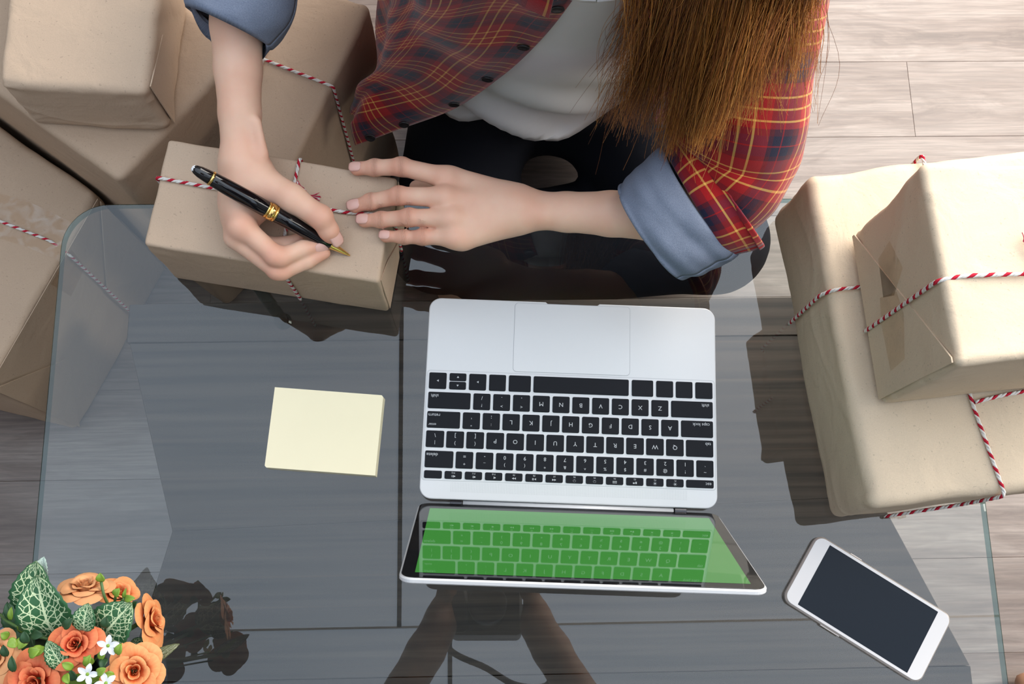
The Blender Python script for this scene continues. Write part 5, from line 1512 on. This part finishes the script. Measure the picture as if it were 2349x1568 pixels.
for (x, y, z, sd_) in ((248, 1480, .590, 0.3), (201, 1545, .592, 0.0), (243, 1566, .590, 0.7)):
    c = rel(x, y, z)
    o = put('white_blossom', lathe('white_blossom', [(0.0004, -0.006), (0.0010, -0.001), (0.0016, 0.0006), (0.0010, 0.0016), (0.0002, 0.0018)], 10), LEAFY, parent=pot, smooth=True, label='small white five petal blossom')
    o.location = tuple(c); o.rotation_euler = (0.15, 0.2, sd_)
    pv, pf, pu = [], [], []
    for i in range(9):
        t = i / 8
        for j in range(6):
            s = -1 + 2 * j / 5; w = 0.0023 * math.sin(math.pi * (0.1 + 0.83 * t)) ** 0.9
            pv.append((0.0010 + 0.0072 * t, w * s, 0.0006 + 0.0016 * math.sin(t * 2.4) + 0.0006 * abs(s))); pu.append((j / 5, t))
    for i in range(8):
        for j in range(5): k = i * 6 + j; pf.append((k, k + 1, k + 7, k + 6))
    pm = mesh('petal', pv, pf, pu); pm.materials.append(WHT); pm.polygons.foreach_set('use_smooth', [True] * len(pm.polygons))
    for k in range(5):
        p = put('petal', pm, parent=o); p.rotation_euler = (0, 0, k * 2 * math.pi / 5 + rl.uniform(-.1, .1))
    put('stem', tube('stem', catmull([c * .5, c * .8, c + np.array([0, 0, -.004])], 5), 0.0009, 6), STEM, parent=pot, smooth=True)

# ------------------------------------------------------------------ the photographer, seen mirrored in the glass
SKIN2 = m_skin('brown_skin', (0.40, 0.22, 0.14), (0.34, 0.18, 0.11))
fd = Field((-0.62, -0.95, 0.0), (0.95, 0.12, 1.86), 0.011)
for sx in (-1, 1):
    fd.merge(chain(fd, [((sx * .09, -.015, 1.455), .026), ((sx * .092, -.045, 1.445), .030), ((sx * .115, -.085, 1.440), .034), ((sx * .24, -.30, 1.390), .048), ((sx * .20, -.54, 1.47), .054)], .02), .02)
    fd.merge(chain(fd, [((sx * .085, .005, 1.470), .012), ((sx * .070, .030, 1.492), .010)], .01), .012)
    for k in range(4):
        fd.merge(chain(fd, [((sx * .088, .000 + .012 * k, 1.452), .011), ((sx * .072, .014 + .014 * k, 1.438), .010), ((sx * .060, .018 + .014 * k, 1.445), .009)], .006), .006)
A = fd.blank()
for (y, z, a, b) in ((-.58, 1.42, .17, .11), (-.60, 1.25, .16, .11), (-.63, 1.08, .145, .11), (-.64, .95, .165, .12)): fd.ell(A, (0, y, z), (a, b, .12), .06)
fd.merge(A, .03)
fd.merge(chain(fd, [((0, -.55, 1.46), .055), ((0, -.50, 1.58), .052)], .03), .03)
A = fd.blank(); fd.ell(A, (0, -.475, 1.69), (.075, .092, .105), .03); fd.ell(A, (0, -.40, 1.635), (.045, .035, .045), .03); fd.cone(A, (0, -.385, 1.70), (0, -.362, 1.665), .009, .012, .015); fd.merge(A, .03)
for sx in (-1, 1):
    B = fd.blank(); fd.ell(B, (sx * .076, -.48, 1.68), (.010, .020, .030), .01); fd.merge(B, .01)
fd.merge(chain(fd, [((.09, -.63, .92), .088), ((.46, -.48, .50), .060), ((.73, -.34, .085), .040), ((.708, -.19, .040), .034), ((.692, -.116, .026), .021)], .02), .03)
fd.merge(chain(fd, [((-.09, -.63, .92), .088), ((-.24, -.60, .50), .060), ((-.33, -.66, .085), .040), ((-.335, -.52, .035), .032), ((-.335, -.45, .024), .020)], .02), .03)
fd.F[:, :, 0] = 1.0
v, f = fd.nets()
me = mesh('person', v, f); me.materials.append(SKIN2)
photog = put('person', me, smooth=True, label='standing photographer leaning over the table, mirrored in the glass', cat='person')
photog.modifiers.new('smooth', 'SMOOTH').iterations = 4
DCL = m_cloth('dark_cotton', (0.03, 0.03, 0.035))
fd = Field((-0.45, -0.95, 0.80), (0.45, -0.30, 1.60), 0.011)
A = fd.blank()
for (y, z, a, b) in ((-.58, 1.42, .185, .125), (-.60, 1.25, .175, .125), (-.63, 1.08, .16, .125), (-.64, .95, .18, .135)): fd.ell(A, (0, y, z), (a, b, .12), .06)
fd.merge(A, .03)
for sx in (-1, 1): fd.merge(chain(fd, [((sx * .17, -.56, 1.46), .066), ((sx * .212, -.46, 1.435), .062)], .02), .03)
v, f = fd.nets(); put('dark_shirt', mesh('dark_shirt', v, f), DCL, parent=photog, smooth=True)
fd = Field((-0.5, -0.95, 0.10), (0.9, -0.20, 1.08), 0.011)
fd.merge(chain(fd, [((.09, -.63, .92), .102), ((.46, -.48, .50), .074), ((.70, -.355, .15), .056)], .02), .03)
fd.merge(chain(fd, [((-.09, -.63, .92), .102), ((-.24, -.60, .50), .074), ((-.315, -.65, .15), .056)], .02), .03)
v, f = fd.nets(); put('dark_trousers', mesh('dark_trousers', v, f), DCL, parent=photog, smooth=True)
PH_HAIR = m_plain('short_black_hair', (0.012, 0.010, 0.010), 0.6)
fd = Field((-0.12, -0.62, 1.60), (0.12, -0.34, 1.84), 0.008)
A = fd.blank(); fd.ell(A, (0, -.490, 1.715), (.083, .092, .098), .02); fd.ell(A, (0, -.36, 1.66), (.09, .075, .085), .02, neg=True); fd.merge(A, .005)
v, f = fd.nets(); put('hair', mesh('hair', v, f), PH_HAIR, parent=photog, smooth=True)

camo = empty('camera_in_hands', (0, 0, HC), label='black photo camera held over the table, mirrored in the glass', cat='camera')
camo.rotation_mode = 'QUATERNION'; camo.rotation_quaternion = M4.to_quaternion()
def cl_(prof, name, mat): return put(name, lathe(name, prof, 32), mat, parent=camo, smooth=True)
cl_([(0.026, 0.006), (0.034, 0.004), (0.036, 0.008), (0.036, 0.030), (0.033, 0.034), (0.033, 0.060), (0.036, 0.064)], 'lens', BLACK)
put('camera_body', slab('camera_body', 0.135, 0.090, 0.012, 0.064, 0.125, 0.006, 6), BLACK, parent=camo)
put('prism_hump', box_mesh('prism_hump', -0.03, 0.03, 0.040, 0.070, 0.070, 0.120, 0.006), BLACK, parent=camo)
put('grip', slab('grip', 0.03, 0.08, 0.010, 0.050, 0.070, 0.006, 5, -0.052, -0.002), BLACK, parent=camo)
put('strap', tube('strap', catmull([(-0.068, 0.02, 0.09), (-0.075, -0.06, 0.095), (0.0, -0.10, 0.10), (0.06, -0.13, 0.11), (0.12, -0.12, 0.12), (0.075, -0.03, 0.11), (0.068, 0.02, 0.10)], 8), 0.006, 6), BLACK, parent=camo, smooth=True)
